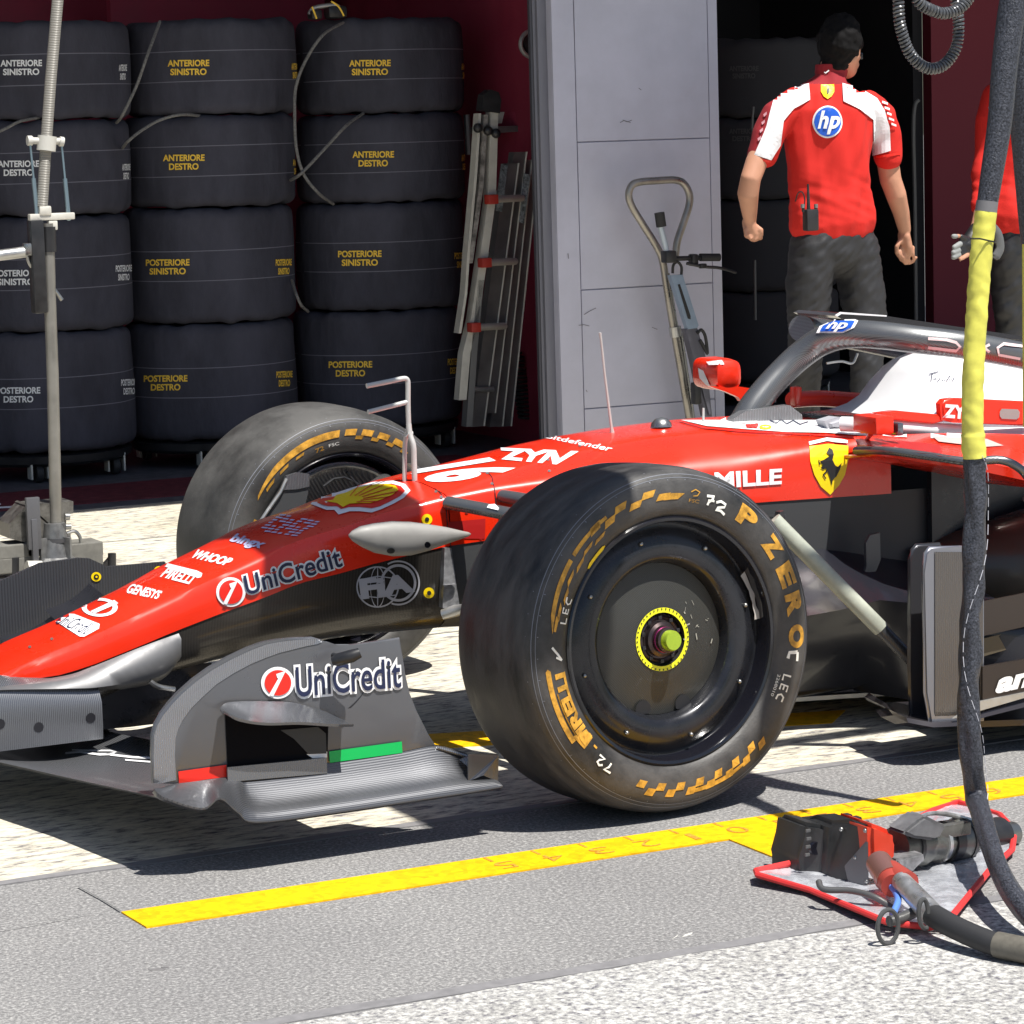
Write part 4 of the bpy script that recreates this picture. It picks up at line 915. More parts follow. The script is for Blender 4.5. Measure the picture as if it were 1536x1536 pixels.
# far brake duct scoop
bm = B(); yq = .66
o_ = [at(*p, y=yq) for p in ((385, 792), (410, 757), (425, 733), (430, 716), (447, 711), (463, 712), (462, 740), (455, 770), (450, 800))]
plate(bm, o_, (0, .05, 0)); bd = obj('brake_duct_scoop', bm, CARBM, CAR, ang=20)
bm = B(); tube(bm, [at(*p, y=yq-.006) for p in ((382, 795), (402, 765), (421, 738), (430, 718))], .0045, 8); o2 = obj('scoop_seam', bm, ALU, bd)
bm = B(); v = [at(424, 735, y=yq-.004), at(430, 714, y=yq-.004), at(446, 709, y=yq-.004), at(464, 711, y=yq-.004), at(464, 730, y=yq-.004), at(445, 734, y=yq-.004)]; plate(bm, v, (0, .012, 0)); obj('scoop_lip', bm, CARBL, bd, smooth=False)
bm = B(); tube(bm, smooth_path([at(430, 785, y=.55), at(470, 770, y=.5), at(520, 755, y=.45), at(545, 750, y=.3)]), .02, 12, flat=.5, flatdir=(0, 0, 1)); obj('steering_arm', bm, CARBL, CAR)
# dark things seen under the nose between wing and wheel: turning vanes / lower arms

# ---- rear half of the car: floor, side pods, cockpit, engine cover, halo
# cockpit side and shoulder (white) lofted
def pl(name, pts, th, m, par=CAR, sm=False):
    bm = B(); plate(bm, pts, th); return obj(name, bm, m, par, smooth=sm)
# tub side behind the chassis, dark
# side pod upper shelf: red with white shoulder
top = [(1288, 661), (1330, 655), (1400, 650), (1470, 648), (1560, 655)]
mid = [(1285, 667), (1340, 672), (1400, 680), (1460, 690), (1560, 700)]
def grid_surface(rows, ks=6):
    R2 = [smooth_path(r, ks) for r in rows]; return R2
s1 = [at(1280, 655, y=-.33), at(1340, 652, y=-.34), at(1410, 650, y=-.35), at(1480, 650, y=-.36), at(1600, 654, y=-.37)]
s2 = [at(1284, 663, y=-.36), at(1340, 664, y=-.42), at(1400, 668, y=-.48), at(1480, 674, y=-.50), at(1600, 680, y=-.50)]
s3 = [at(1286, 668, y=-.37), at(1330, 671, y=-.50), at(1400, 682, y=-.62), at(1460, 690, y=-.68), at(1600, 720, y=-.70)]
s4 = [p+Vector((0, .004, -.022)) for p in s3]; s5 = [p+Vector((0, .08, -.03)) for p in s3]
s6 = [Vector((p.x, -.33, p.z-.04)) for p in s3]
bm = B(); rows = grid_surface([s1, s2, s3, s4, s5, s6]); loft(bm, rows, caps=False)
POD = obj('side_pod', bm, RED, CAR, ang=30); T_POD = bvh(POD)
bm = B(); tube(bm, smooth_path([at(1284, 676, y=-.37), at(1330, 676, y=-.50), at(1390, 684, y=-.60), at(1450, 692, y=-.68), at(1500, 690, y=-.72), at(1530, 703, y=-.74), at(1545, 725, y=-.74), at(1540, 750, y=-.72)]), .010, 12)
obj('intake_lip', bm, TWEED, POD)
decal('white_band', poly([(1300, 652), (1340, 656), (1446, 660), (1446, 652), (1380, 648), (1300, 648)]), DECW, POD, T_POD, .002, 12)
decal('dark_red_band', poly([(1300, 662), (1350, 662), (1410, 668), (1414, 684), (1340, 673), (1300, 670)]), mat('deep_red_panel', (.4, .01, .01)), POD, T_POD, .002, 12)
decal('white_band', poly([(1398, 656), (1480, 660), (1505, 670), (1475, 672), (1408, 664)]), mat('pale_red', (.75, .45, .42), .4), POD, T_POD, .003, 12)
# dark intake mouth and inner walls
bm = B(); box(bm, (1.62, -.36, .36), (1.1, .02, .50)); obj('intake_wall', bm, CARBD, POD, smooth=False)
bm = B(); box(bm, (1.75, -.56, .45), (.02, .44, .40)); obj('intake_depth', bm, DECK, POD, smooth=False)
# bulging lower side pod
secs = []
for i in range(14):
    t = i/13; x = 1.02+t*.85; k = math.sin(min(1, t*1.6)*pi/2)
    yc, zc, ry, rz = -.34-.10*k, .33-.02*k, .03+.22*k, .06+.13*k
    secs.append([Vector((x, yc-ry*cos(a)*(1), zc+rz*sin(a))) for a in [-pi/2+pi*j/14 for j in range(15)]])
bm = B(); loft(bm, secs); obj('lower_side_pod', bm, mat('pod_brown_carbon', (.075, .066, .055), .34, .45, .3, noise_=.5, nscale=8, dark=.85), CAR, ang=60)
# front shoulder vane and lower body sweep
pl('shoulder_vane', [at(*p, y=-.42) for p in ((1300, 850), (1299, 815), (1305, 803), (1320, 799), (1321, 840), (1312, 862), (1290, 882))], (0, .01, 0), mat('vane_grey', (.09, .092, .10), .35, .5))
secs = []
for i, (px_, py_, ys) in enumerate(((1205, 925, -.50), (1260, 915, -.52), (1320, 900, -.56), (1370, 905, -.60), (1440, 915, -.66), (1540, 925, -.70))):
    c = at(px_, py_, y=ys); secs.append([Vector((c.x, -.30, c.z+.09)), Vector((c.x, -.36, c.z+.07)), Vector((c.x, ys*.8, c.z+.03)), c, Vector((c.x, ys+(.04 if i < 4 else -.02), c.z-.05)), Vector((c.x, -.42 if i < 4 else ys, .10)), Vector((c.x, -.33 if i < 4 else ys, .065))])
bm = B(); loft(bm, secs); obj('under_body_fairing', bm, mat('gloss_dark_body', (.018, .019, .027), .3, .3, .3), CAR, ang=60)
pl('side_box', [at(*p, y=-.345) for p in ((1170, 768), (1176, 766), (1178, 790), (1166, 786))], (0, .02, 0), CARB)
decal('side_plate_edge', strip([(1146, 773), (1178, 771), (1178, 797)], 1.6), mat('vane_grey', (.1, .1, .1)), clow, T_LOW, .002, 10)
# splitter and floor
bm = B(); pts = [(.60, -.16), (.70, -.29), (.95, -.37), (.90, -.60), (.86, -.84), (1.0, -.90), (2.3, -.90), (2.3, .9), (1.0, .90), (.86, .84), (.90, .60), (.95, .37), (.70, .29), (.60, .16)]
plate(bm, [(x, y, .062) for x, y in pts], (0, 0, .014)); FLOOR = obj('floor', bm, mat('floor_navy_carbon', (.02, .024, .045), .22, .4, .4), CAR, smooth=False)
bm = B(); plate(bm, [(.58, -.16, .050), (.69, -.305, .050), (.97, -.385, .050), (1.0, 0, .05), (.58, 0, .05)], (0, 0, .010)); obj('floor_edge', bm, ALU, FLOOR, smooth=False)
pl('floor_plank', [(.45, -.15, .025), (2.2, -.15, .025), (2.2, .15, .025), (.45, .15, .025)], (0, 0, .022), mat('plank', (.10, .05, .03), .6), FLOOR)
# rounded floor corner board
bm = B(); pts = [at(*p, y=yy) for p, yy in (((1331, 1062), -.78), ((1340, 1073), -.82), ((1362, 1084), -.87), ((1400, 1091), -.90), ((1440, 1089), -.90), ((1480, 1075), -.90), ((1600, 1045), -.90))]
inn = [Vector((p.x+.03, -.66, p.z+.012)) for p in pts]
loft(bm, [pts, [p+Vector((0, .006, .010)) for p in pts], inn]); loft(bm, [pts, [p+Vector((0, .05, -.012)) for p in pts]]); obj('floor_corner', bm, mat('corner_carbon', (.05, .045, .05), .25, .5, .3), FLOOR, ang=40)
# floor fences
def fence_(name, pts, y, th, m, r=.006):
    bm = B(); plate(bm, [at(*p, y=y) for p in pts], (0, th, 0)); bmesh.ops.bevel(bm, geom=[e for e in bm.edges if len(e.link_faces) == 2 and any(len(f.verts) > 5 for f in e.link_faces)], offset=min(r, abs(th)*.4), segments=3, affect='EDGES'); return obj(name, bm, m, FLOOR, ang=50)
fence_('floor_fence', [(1367, 1085), (1366, 1000), (1367, 840), (1369, 824), (1376, 816), (1412, 814), (1415, 822), (1414, 1085)], -.80, .014, mat('fence_dark', (.07, .07, .08), .3, .5, .2))
decal('fence_wrap', poly([(1366, 818), (1388, 816), (1392, 845), (1382, 872), (1378, 878), (1366, 875)]), mat('wrap', (.42, .43, .47), .35, .5), FLOOR.children[-1], bvh(FLOOR.children[-1]), .002, 12)
fn_ = fence_('floor_fence', [(1396, 1088), (1388, 1040), (1387, 860), (1388, 830), (1396, 820), (1445, 819), (1478, 821), (1478, 1082)], -.88, .014, mat('fence_bright', (.26, .265, .30), .3, .7, .1))
T_F = bvh(fn_)
decal('fence_ribs', poly([(1402, 828), (1474, 828), (1474, 1079), (1402, 1085)]), mat('ribbed_bronze', (.19, .18, .175), .35, .75, weave=('X', 60, .05), bump=.8), fn_, T_F, .0015, 20)
# side board with the word
bd = fence_('side_board', [(1474, 1000), (1560, 985), (1560, 1033), (1474, 1050)], -.895, .008, mat('board_bronze', (.06, .047, .040), .28, .6, .3))
decal('lettering', geo_map(text2d('am', .05, .2), quadmap([(1492, 1041), (1560, 1026), (1562, 1003), (1494, 1018)])), DECW, bd, bvh(bd), .002, 8)
pl('board_rail', [at(*p, y=-.90) for p in ((1430, 1078), (1560, 1040), (1560, 1034), (1470, 1052))], (0, .006, 0), ALU, FLOOR)
pl('side_strake', [at(*p, y=-.72) for p in ((1470, 903), (1560, 885), (1560, 935), (1470, 955))], (0, .006, 0), mat('board_bronze', (.1, .07, .05)), FLOOR)
pl('side_strake', [at(*p, y=-.70) for p in ((1474, 958), (1560, 938), (1560, 960), (1474, 985))], (0, .006, 0), mat('strake_beige', (.12, .10, .07), .35, .4), FLOOR)
# cockpit rim, driver's head rest, engine cover
def solid(name, px_pts, y, th, m, par=CAR, bev=.01):
    bm = B(); plate(bm, [at(*p, y=y) for p in px_pts], (0, th, 0))
    bmesh.ops.bevel(bm, geom=[e for e in bm.edges if len(e.link_faces) == 2 and any(len(f.verts) > 4 for f in e.link_faces)], offset=bev, segments=3, affect='EDGES')
    return obj(name, bm, m, par, ang=50)
# airbox / engine cover: loft of sections along the car
secs = []
prof_top = [(1342, 652), (1362, 640), (1376, 610), (1388, 570), (1400, 545), (1430, 532), (1480, 528), (1560, 534), (1640, 545)]
for i, (u_, v_) in enumerate(prof_top):
    wv = (.30, .26, .20, .17, .15, .15, .155, .165, .17)[i]; ys = -wv
    c = at(u_, v_, y=-wv*.6); zt = c.z; x = c.x
    half = [(-.345, .60), (-.335, .64), (-.27, .655), (-max(wv, .16)-.03, .675 if zt > .69 else zt-.005), (-wv, .5*(.675+zt) if zt > .69 else zt), (-wv*.9, zt-.02 if zt > .7 else zt), (-wv*.6, zt), (0, zt+.012)]
    secs.append([Vector((x, a, min(b, zt+.012))) for a, b in half+[(-a, b) for a, b in half[:-1][::-1]]])
bm = B(); loft(bm, secs); ENG = obj('engine_cover', bm, WHITE, CAR, ang=70); T_E = bvh(ENG)
# cockpit far and near rims
bm = B(); tube(bm, smooth_path([at(1188, 600, y=.27), at(1230, 598, y=.29), at(1300, 602, y=.30), at(1350, 604, y=.28)]), [.026]*25, 12, flat=.8, flatdir=(0, 0, 1)); box(bm, at(1194, 594, y=.26), (.02, .03, .05), bev=.006); obj('cockpit_rim', bm, RED, CAR)
bm = B(); tube(bm, smooth_path([at(1262, 636, y=-.27), at(1290, 637, y=-.30), at(1340, 640, y=-.31), at(1400, 644, y=-.31), at(1450, 646, y=-.3)]), .020, 12, flat=.9, flatdir=(0, 0, 1)); cr_ = obj('cockpit_rim', bm, WHITE, CAR)
bm = B(); box(bm, (1.12, -.0, .60), (.45, .5, .06), bev=.01); obj('cockpit_interior', bm, DECK, CAR)
bm = B(); box(bm, at(1258, 630, y=-.05), (.10, .22, .03), bev=.01); obj('steering_wheel_cover', bm, CARBD, CAR)
solid('headrest_pad', [(1240, 632), (1260, 626), (1296, 630), (1304, 640), (1290, 650), (1246, 646)], -.22, .06, mat('pad_grey', (.35, .35, .38), .6))
# red band with the word and the lamp window
bb = solid('roll_bar_band', [(1412, 606), (1418, 599), (1434, 597), (1560, 603), (1560, 640), (1430, 634), (1414, 630)], -.345, .03, RED, CAR, .006)
decal('lettering', geo_map(text2d('ZYN', .05), quadmap([(1414, 626), (1462, 630), (1464, 609), (1416, 606)])), DECW, bb, bvh(bb), .002, 8)
decal('lamp_window', poly([(1502, 613), (1526, 614), (1529, 618), (1528, 626), (1524, 629), (1502, 628), (1499, 624), (1499, 617)]), mat('lamp_glass', (.55, .58, .55), .3, 0, .5, weave=('X', 120, 0), bump=1), bb, bvh(bb), .002, 8)
solid('red_flash', [(1316, 620), (1345, 616), (1410, 622), (1416, 632), (1400, 636), (1340, 630)], -.335, .03, RED, CAR, .004)
decal('signature', strip([(1394, 562), (1408, 558)], 1.2), DECN, ENG, T_E, .002, 8)
decal('signature', strip([(1399, 560), (1397, 572), (1404, 568), (1407, 573), (1411, 567), (1414, 572), (1418, 570)], 1.3), DECN, ENG, T_E, .002, 8)
decal('signature', strip([(1419, 572), (1425, 562), (1424, 570), (1427, 568), (1428, 572), (1431, 566)], 1.3), DECN, ENG, T_E, .002, 8)
# mirrors
bm = B(); a = at(1310, 636, y=-.42); box(bm, a, (.05, .10, .042), bev=.006); mr = obj('mirror_housing', bm, RED, CAR)
bm = B(); box(bm, at(1336, 642, y=-.42), (.016, .085, .03), bev=.004); obj('mirror_glass', bm, mat('mirror_grey', (.2, .22, .26), .15, .8), mr)
bm = B(); tube(bm, [at(1306, 652, y=-.42), at(1300, 660, y=-.34)], .006, 8); obj('mirror_stalk', bm, RED, mr)
bm = B(); lathe_c = at(1075, 560, y=.62); 
secs = []
for t, sx, sz in ((-.075, .022, .022), (-.065, .036, .038), (-.03, .040, .042), (.03, .040, .043), (.065, .036, .040), (.075, .022, .03)):
    secs.append([lathe_c+Vector((sx*1.0*cos(a)*abs(cos(a))**-.45 if abs(cos(a)) > .05 else 0, t, sz*(sin(a)*abs(sin(a))**-.35 if abs(sin(a)) > .05 else 0))) for a in [2*pi*(k+.5)/20 for k in range(20)]])
loft(bm, secs, closed=True, caps=True); fm = obj('mirror_housing', bm, RED, CAR, ang=35)
T_M = bvh(fm); decal('mirror_word', poly([(1060, 543), (1083, 541), (1086, 547), (1064, 548)]), DECW, fm, T_M, .002, 8); decal('mirror_band', poly([(1048, 552), (1056, 556), (1058, 572), (1066, 579), (1060, 577), (1050, 567)]), DECW, fm, T_M, .002, 8)
bm = B(); plate(bm, [at(*p, y=.55) for p in ((1066, 580), (1110, 580), (1130, 583), (1128, 596), (1112, 602), (1108, 596), (1090, 588))], (0, .02, 0)); obj('mirror_stalk', bm, RED, fm, smooth=False)
# halo
bm = B()
mk = lambda L, k=6: smooth_path(L, k)
Pp = [(1112, 640, 0.), (1128, 612, 0.), (1155, 578, 0.), (1182, 550, -.005), (1205, 530, -.02), (1230, 513, -.05), (1258, 503, -.10), (1290, 501, -.15), (1330, 504, -.20), (1380, 510, -.25), (1440, 517, -.29), (1500, 527, -.31), (1600, 547, -.33)]
path = mk([at(u, v, y=yy) for u, v, yy in Pp]); n_ = len(path)
rad = [interp([(0, .036), (.2, .034), (.45, .036), (.6, .034), (1, .033)], i/n_) for i in range(n_)]
tube(bm, path, rad, 20, flat=1.0); HALO = obj('halo', bm, TWEED, CAR, ang=80); T_H = bvh(HALO)
bm = B(); far = [Vector((p.x, -p.y, p.z)) for p in path[50:]]; tube(bm, far, .034, 16); obj('halo_hoop', bm, TWEED, HALO)
bm = B(); v = [at(*p, y=-.05) for p in ((1100, 628), (1118, 617), (1150, 612), (1185, 608), (1203, 622), (1204, 632), (1100, 634))]; plate(bm, v, (0, .03, 0)); obj('halo_foot', bm, mat('carbon_ribbed2', (.25, .25, .26), .3, .6, weave=('X', 70, .1), bump=.4), HALO, ang=30)
bm = B(); v = [at(*p, y=.02) for p in ((1254, 474), (1262, 470), (1330, 474), (1450, 492), (1560, 508), (1560, 513), (1440, 500), (1330, 485), (1262, 478))]; plate(bm, v, (0, .20, 0)); obj('halo_fin', bm, BLKG, HALO, smooth=False)
bm = B(); v = [at(*p, y=.015) for p in ((1254, 473), (1262, 468), (1330, 473), (1330, 475), (1262, 471), (1256, 475))]; plate(bm, v, (0, .006, 0)); obj('fin_edge', bm, WHITE, HALO, smooth=False)
decal('fin_mark', poly([(1360, 478), (1376, 480), (1372, 483), (1360, 481)]), DECY, HALO, bvh(HALO.children[-2]), .003)
decal('hp_badge_border', geo_map(poly([(.12, 0), (.8, .02), (1, .4), (.98, .9), (.85, 1), (.25, .98), (.02, .5)]), quadmap([(1218, 500), (1276, 500), (1290, 480), (1240, 480)])), DECW, HALO, T_H, .002, 6)
decal('hp_badge', geo_map(poly([(.18, .12), (.77, .12), (.92, .42), (.90, .84), (.8, .88), (.3, .86), (.12, .5)]), quadmap([(1218, 500), (1276, 500), (1290, 480), (1240, 480)])), DECB, HALO, T_H, .0035, 6)
decal('lettering', geo_map(text2d('hp', .03, .2), quadmap([(1238, 498), (1268, 498), (1276, 482), (1246, 482)])), DECW, HALO, T_H, .005, 6)
PINKW = mat('pink_white_vinyl', (.75, .6, .6), .4)
for g in (strip([(1392, 508), (1420, 510), (1434, 514), (1440, 520), (1434, 526), (1392, 521)], 4), strip([(1462, 515), (1474, 520), (1484, 528)], 4), strip([(1484, 517), (1472, 523), (1462, 530)], 4), strip([(1535, 520), (1505, 516), (1496, 522), (1498, 532), (1530, 538)], 4)):
    decal('lettering', g, PINKW, HALO, T_H, .002, 8)
# wire under the halo
bm = B(); tube(bm, mk([at(1240, 545, y=0), at(1262, 542, y=0), at(1278, 545, y=0), at(1284, 536, y=0), at(1286, 530, y=0)]), .003, 8); obj('aero_wire', bm, STEEL, HALO)
# rear wheel (just outside the frame on the near side is left out); rear body mass closes the car behind
bm = B(); box(bm, (2.05, 0, .42), (.5, .6, .5), bev=.06); obj('gearbox_cowl', bm, CARBD, CAR)
# silver fairing between the red nose and the wing shroud
r1 = [at(u, v, y=-yy) for u, v, yy in ((-60, 1034, .125), (0, 1027, .13), (94, 1014, .14), (138, 1000, .145), (213, 970, .15), (268, 950, .155))]
r2 = [at(u, v, y=-yy) for u, v, yy in ((-60, 1036, .165), (0, 1030, .17), (94, 1022, .18), (150, 1012, .18), (225, 985, .175), (272, 958, .165))]
r3 = [at(u, v, y=-yy) for u, v, yy in ((-60, 1040, .185), (0, 1035, .188), (94, 1033, .19), (155, 1030, .188), (240, 1014, .17), (272, 985, .16))]
r4 = [Vector((p.x+.01, -.10, p.z-.03)) for p in r3]
bm = B(); loft(bm, [smooth_path(r, 6) for r in (r1, r2, r3, r4)]); obj('nose_fairing', bm, mat('satin_carbon', (.15, .15, .155), .5, .35, .1, noise_=.3, nscale=9, dark=.85), CAR, ang=80)
# ------------------------------------------------------------------ added gantry above the frame: two boxes cast shadows on nose and wheel
GA = empty('shadow_gantry', (3.9, -1.75, 0)); tag(GA, 'grey gantry added above the car, out of view, to cast shadows on it', 'gantry')
bm = B(); tube(bm, [(3.9, -1.75, 0), (3.9, -1.75, 2.95)], .06, 16); obj('mast', bm, STEEL, GA)
bm = B(); tube(bm, [(3.9, -1.75, 2.92), (-.5, -1.75, 2.92)], .035, 14); obj('boom', bm, STEEL, GA)
bm = B(); tube(bm, [(-.16, -1.75, 2.86), (-.16, -.85, 2.86)], .02, 10); obj('cross_arm', bm, STEEL, GA)
bm = B(); box(bm, (.02, -1.78, 2.72), (.30, .50, .10), bev=.02); obj('shadow_box', bm, GREYP, GA)
bm = B(); box(bm, (-.10, -.97, 2.74), (.36, .48, .10), bev=.02); obj('shadow_box', bm, GREYP, GA)
# ------------------------------------------------------------------ gantry post standing on weights behind the nose
YP = 3.05
r = empty('floor_stand', at(82, 850, z=0)); tag(r, 'tall jointed metal pole on a weighted base behind the nose of the car', 'pole stand')
def Q(px, py, y=YP): return at(px, py, y=y)
bm = B(); plate(bm, [at(-60, 888, z=.02), at(70, 862, z=.02), at(122, 848, z=.02), at(150, 862, z=.02), at(60, 880, z=.02), at(-60, 905, z=.02)], (0, 0, .012)); obj('base_plate', bm, mat('dusty_steel', (.2, .19, .17), .5, .4, noise_=.6, nscale=10), r, smooth=False)
bm = B(); lathe(bm, [(.07, .03), (.072, .045), (.052, .06), (.036, .15), (.034, .17)], Vector((Q(84, 840).x, YP, Q(84, 848).z-.03)), 24, close=True); cc = obj('pole_foot', bm, mat('foot_alloy', (.2, .2, .2), .4, .6, noise_=.5), r)
bm = B()
for a in (0, 1.57, 3.14, 4.71):
    c = Vector((Q(84, 840).x, YP, Q(84, 825).z)); box(bm, c+Vector((.045*cos(a+.5), .045*sin(a+.5), 0)), (.05, .008, .09), rz=a+.5)
obj('foot_ribs', bm, mat('foot_alloy', (.2, .2, .2)), cc)
bm = B(); tube(bm, [Q(85, 815), Q(84, 785)], .032, 20); tube(bm, [Q(85, 812), Q(85, 806)], .046, 20); obj('collar', bm, mat('dark_collar', (.10, .10, .11), .4, .6), r)
bm = B(); tube(bm, [Q(84, 800), Q(82, 690), Q(79, 560), Q(75, 450), Q(72, 335)], .0195, 16); obj('lower_pole', bm, mat('dull_pole', (.24, .23, .21), .45, .5, noise_=.6, nscale=9, dark=.8), r)
bm = B(); tube(bm, [Q(74, 378), Q(73, 340)], .024, 12); box(bm, Q(56, 400), (.045, .05, .30), bev=.008); obj('black_clamp', bm, BLKP, r)
bm = B(); tube(bm, [Q(63, 310), Q(69, 215), Q(76, 120), Q(90, -40)], .0185, 16); obj('upper_pole', bm, mat('ribbed_grey_pole', (.26, .25, .23), .5, .3, weave=('Z', 60, .1), bump=.9), r)
bm = B(); tube(bm, [Q(69, 226), Q(71, 204)], .031, 18); tube(bm, [Q(44, 211), Q(94, 212)], .011, 10); tube(bm, [Q(41, 211), Q(48, 211)], .016, 10); tube(bm, [Q(89, 212), Q(95, 213)], .016, 10); obj('white_joint', bm, mat('cream_plastic', (.52, .51, .47), .45), r)
for a, b in (((45, 214), (56, 325)), ((92, 214), (103, 326))):
    bm = B(); p0, p1 = Q(*a), Q(*b); tube(bm, [p0, p0.lerp(p1, .5)], .004, 8); tube(bm, [p0.lerp(p1, .48), p1], .0075, 10); bmesh.ops.create_uvsphere(bm, u_segments=10, v_segments=8, radius=.011, matrix=Matrix.Translation(p1)); obj('tie_rod', bm, mat('blue_steel', (.25, .34, .40), .3, .8), r)
bm = B(); box(bm, Q(77, 325), (.15, .03, .022), bev=.004); box(bm, Q(66, 316), (.04, .04, .03), bev=.006); box(bm, Q(78, 338), (.03, .03, .03), bev=.004); obj('cross_bar', bm, ALUW, r)
bm = B(); tube(bm, [Q(-40, 388), Q(38, 378)], .018, 14); obj('side_arm', bm, ALU, r)
bm = B(); tube(bm, smooth_path([Q(40, 378), Q(45, 396), Q(60, 412), Q(78, 430), Q(93, 450)]), .0065, 8); box(bm, Q(42, 374), (.03, .04, .04), bev=.006); obj('brake_lever', bm, STEEL, r)
bm = B(); plate(bm, [Q(14, 786), Q(42, 756), Q(38, 758), Q(110, 752), Q(110, 770), Q(100, 772), Q(98, 808), Q(40, 814), Q(15, 808)], (0, .12, 0)); obj('steel_wedge', bm, mat('dark_tread_plate', (.15, .145, .135), .4, .6, noise_=1, nscale=30, dark=.6), r, smooth=False)
bm = B(); box(bm, Q(50, 785, YP-.03), (.045, .02, .17), bev=.003); box(bm, Q(52, 815, YP-.035), (.02, .02, .16), bev=.003); obj('front_bracket', bm, mat('grey_bracket', (.13, .13, .14), .5, .5), r)
for i, (u, v, wx, hz) in enumerate(((18, 824, .14, .045), (14, 845, .15, .05), (55, 820, .10, .05), (118, 822, .13, .045), (118, 838, .13, .04))):
    bm = B(); box(bm, Q(u, v, YP+.05), (wx, .12, hz), bev=.004); obj('weight_block', bm, mat('concrete_block', (.15, .145, .13), .8, noise_=.5, nscale=20), r, smooth=False)
bm = B(); tube(bm, smooth_path([Q(100, 800), Q(112, 797), Q(120, 806), Q(122, 822), Q(126, 838)]), .006, 8); tube(bm, [Q(97, 775), Q(104, 775)], .012, 10); tube(bm, [Q(98, 790), Q(106, 790)], .010, 10); obj('valve_hose', bm, STEEL, r)
for p0, p1, rr in (((22, 861), (22, 836), .016), ((168, 852), (168, 830), .014)):
    bm = B(); tube(bm, [Q(*p0), Q(*p1)], rr, 12); obj('peg', bm, BLKP, r)
bm = B(); plate(bm, [Q(150, 853), Q(168, 833), Q(170, 853)], (0, .02, 0)); plate(bm, [Q(138, 850), Q(148, 836), (Q(156, 848))], (0, .02, 0)); plate(bm, [Q(38, 850), Q(46, 838), Q(58, 852)], (0, .02, 0)); obj('clamp_dog', bm, BLKP, r, smooth=False)
bm = B(); tube(bm, [Q(40, 853, YP-.05), Q(62, 853, YP-.05)], [.026, .026], 18); tube(bm, smooth_path([Q(52, 842), Q(55, 835), Q(60, 845)]), .006, 8); obj('base_castor', bm, ALUW, r)
bm = B(); tube(bm, [Q(-60, 893, 2.75), Q(150, 865, 2.75)], .022, 14); tube(bm, [Q(-60, 882, 2.8), Q(60, 866, 2.8)], .013, 10); obj('rail_tube', bm, mat('dark_tube', (.05, .05, .06), .35, .6), r)

# ------------------------------------------------------------------ ladders leaning in the left bay
RG = mat('rung_red_plastic', (.38, .03, .02), .5)
r = empty('folding_ladder', at(735, 640, y=5.05)); tag(r, 'pale aluminium folding ladder with red rung ends leaning beside the right tyre stack', 'ladder', 'ladders')
yl = 5.1
def rail(pts, w_, m, par, d=.05, nm='side_rail'):
    bm = B(); P_ = [at(*p, y=yl) for p in pts]; 
    secs = []
    for p in P_: secs.append([p+Vector((-w_/2, 0, 0)), p+Vector((w_/2, 0, 0)), p+Vector((w_/2, d, 0)), p+Vector((-w_/2, d, 0))])
    loft(bm, secs, closed=True, caps=True); return obj(nm, bm, m, par, smooth=False)
rail([(742, 165), (738, 300), (724, 400), (712, 480), (700, 530), (694, 600)], .036, ALUW, r)
rail([(720, 170), (714, 260), (703, 380), (699, 440), (690, 500)], .012, ALUW, r)
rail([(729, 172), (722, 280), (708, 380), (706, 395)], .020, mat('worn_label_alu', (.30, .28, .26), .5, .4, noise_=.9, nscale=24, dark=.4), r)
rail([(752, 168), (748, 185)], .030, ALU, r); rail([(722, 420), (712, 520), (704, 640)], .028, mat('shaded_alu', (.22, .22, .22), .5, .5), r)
bm = B(); plate(bm, [at(*p, y=yl-.01) for p in ((723, 166), (726, 142), (736, 134), (748, 138), (752, 150), (750, 170))], (0, .06, 0)); obj('top_cap', bm, BLKP, r, smooth=False)
bm = B()
for p in ((717, 192), (732, 196), (744, 200)): bmesh.ops.create_uvsphere(bm, u_segments=12, v_segments=8, radius=.021, matrix=Matrix.Translation(at(*p, y=yl-.01)))
hg = obj('hinge_knob', bm, BLKP, r)
for (u, v) in ((737, 299), (727, 394), (711, 491)):
    bm = B(); box(bm, at(u, v, y=yl-.015), (.045, .05, .04), bev=.004); k_ = obj('rung_end', bm, RG, r)
    bm = B(); tube(bm, [at(u+5, v, y=yl), at(u+46, v-2, y=yl+.10)], .015, 10); obj('rung', bm, ALUW, k_)
bm = B()
for (u, v) in ((768, 288), (748, 381), (733, 474), (722, 569)): tube(bm, [at(u-28, v+1, y=yl+.25), at(u+12, v-1, y=yl+.25)], .010, 8)
obj('back_rungs', bm, ALUW, r)
r = empty('stacked_ladder', at(760, 640, y=5.25)); tag(r, 'grey folded aluminium ladder leaning against the door frame, darker than its neighbour', 'ladder', 'ladders')
yl = 5.22
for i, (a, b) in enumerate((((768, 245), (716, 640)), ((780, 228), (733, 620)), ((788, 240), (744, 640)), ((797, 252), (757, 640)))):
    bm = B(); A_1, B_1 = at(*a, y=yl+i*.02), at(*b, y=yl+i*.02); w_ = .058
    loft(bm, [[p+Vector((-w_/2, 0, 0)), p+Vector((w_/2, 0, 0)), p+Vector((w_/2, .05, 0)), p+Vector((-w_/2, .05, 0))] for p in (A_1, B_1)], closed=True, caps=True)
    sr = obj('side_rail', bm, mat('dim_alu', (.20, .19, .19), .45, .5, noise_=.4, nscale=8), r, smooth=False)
    bm = B(); tube(bm, [A_1+Vector((w_/2+.002, -.003, 0)), B_1+Vector((w_/2+.002, -.003, 0))], .004, 6); obj('rail_edge', bm, ALUW, sr)
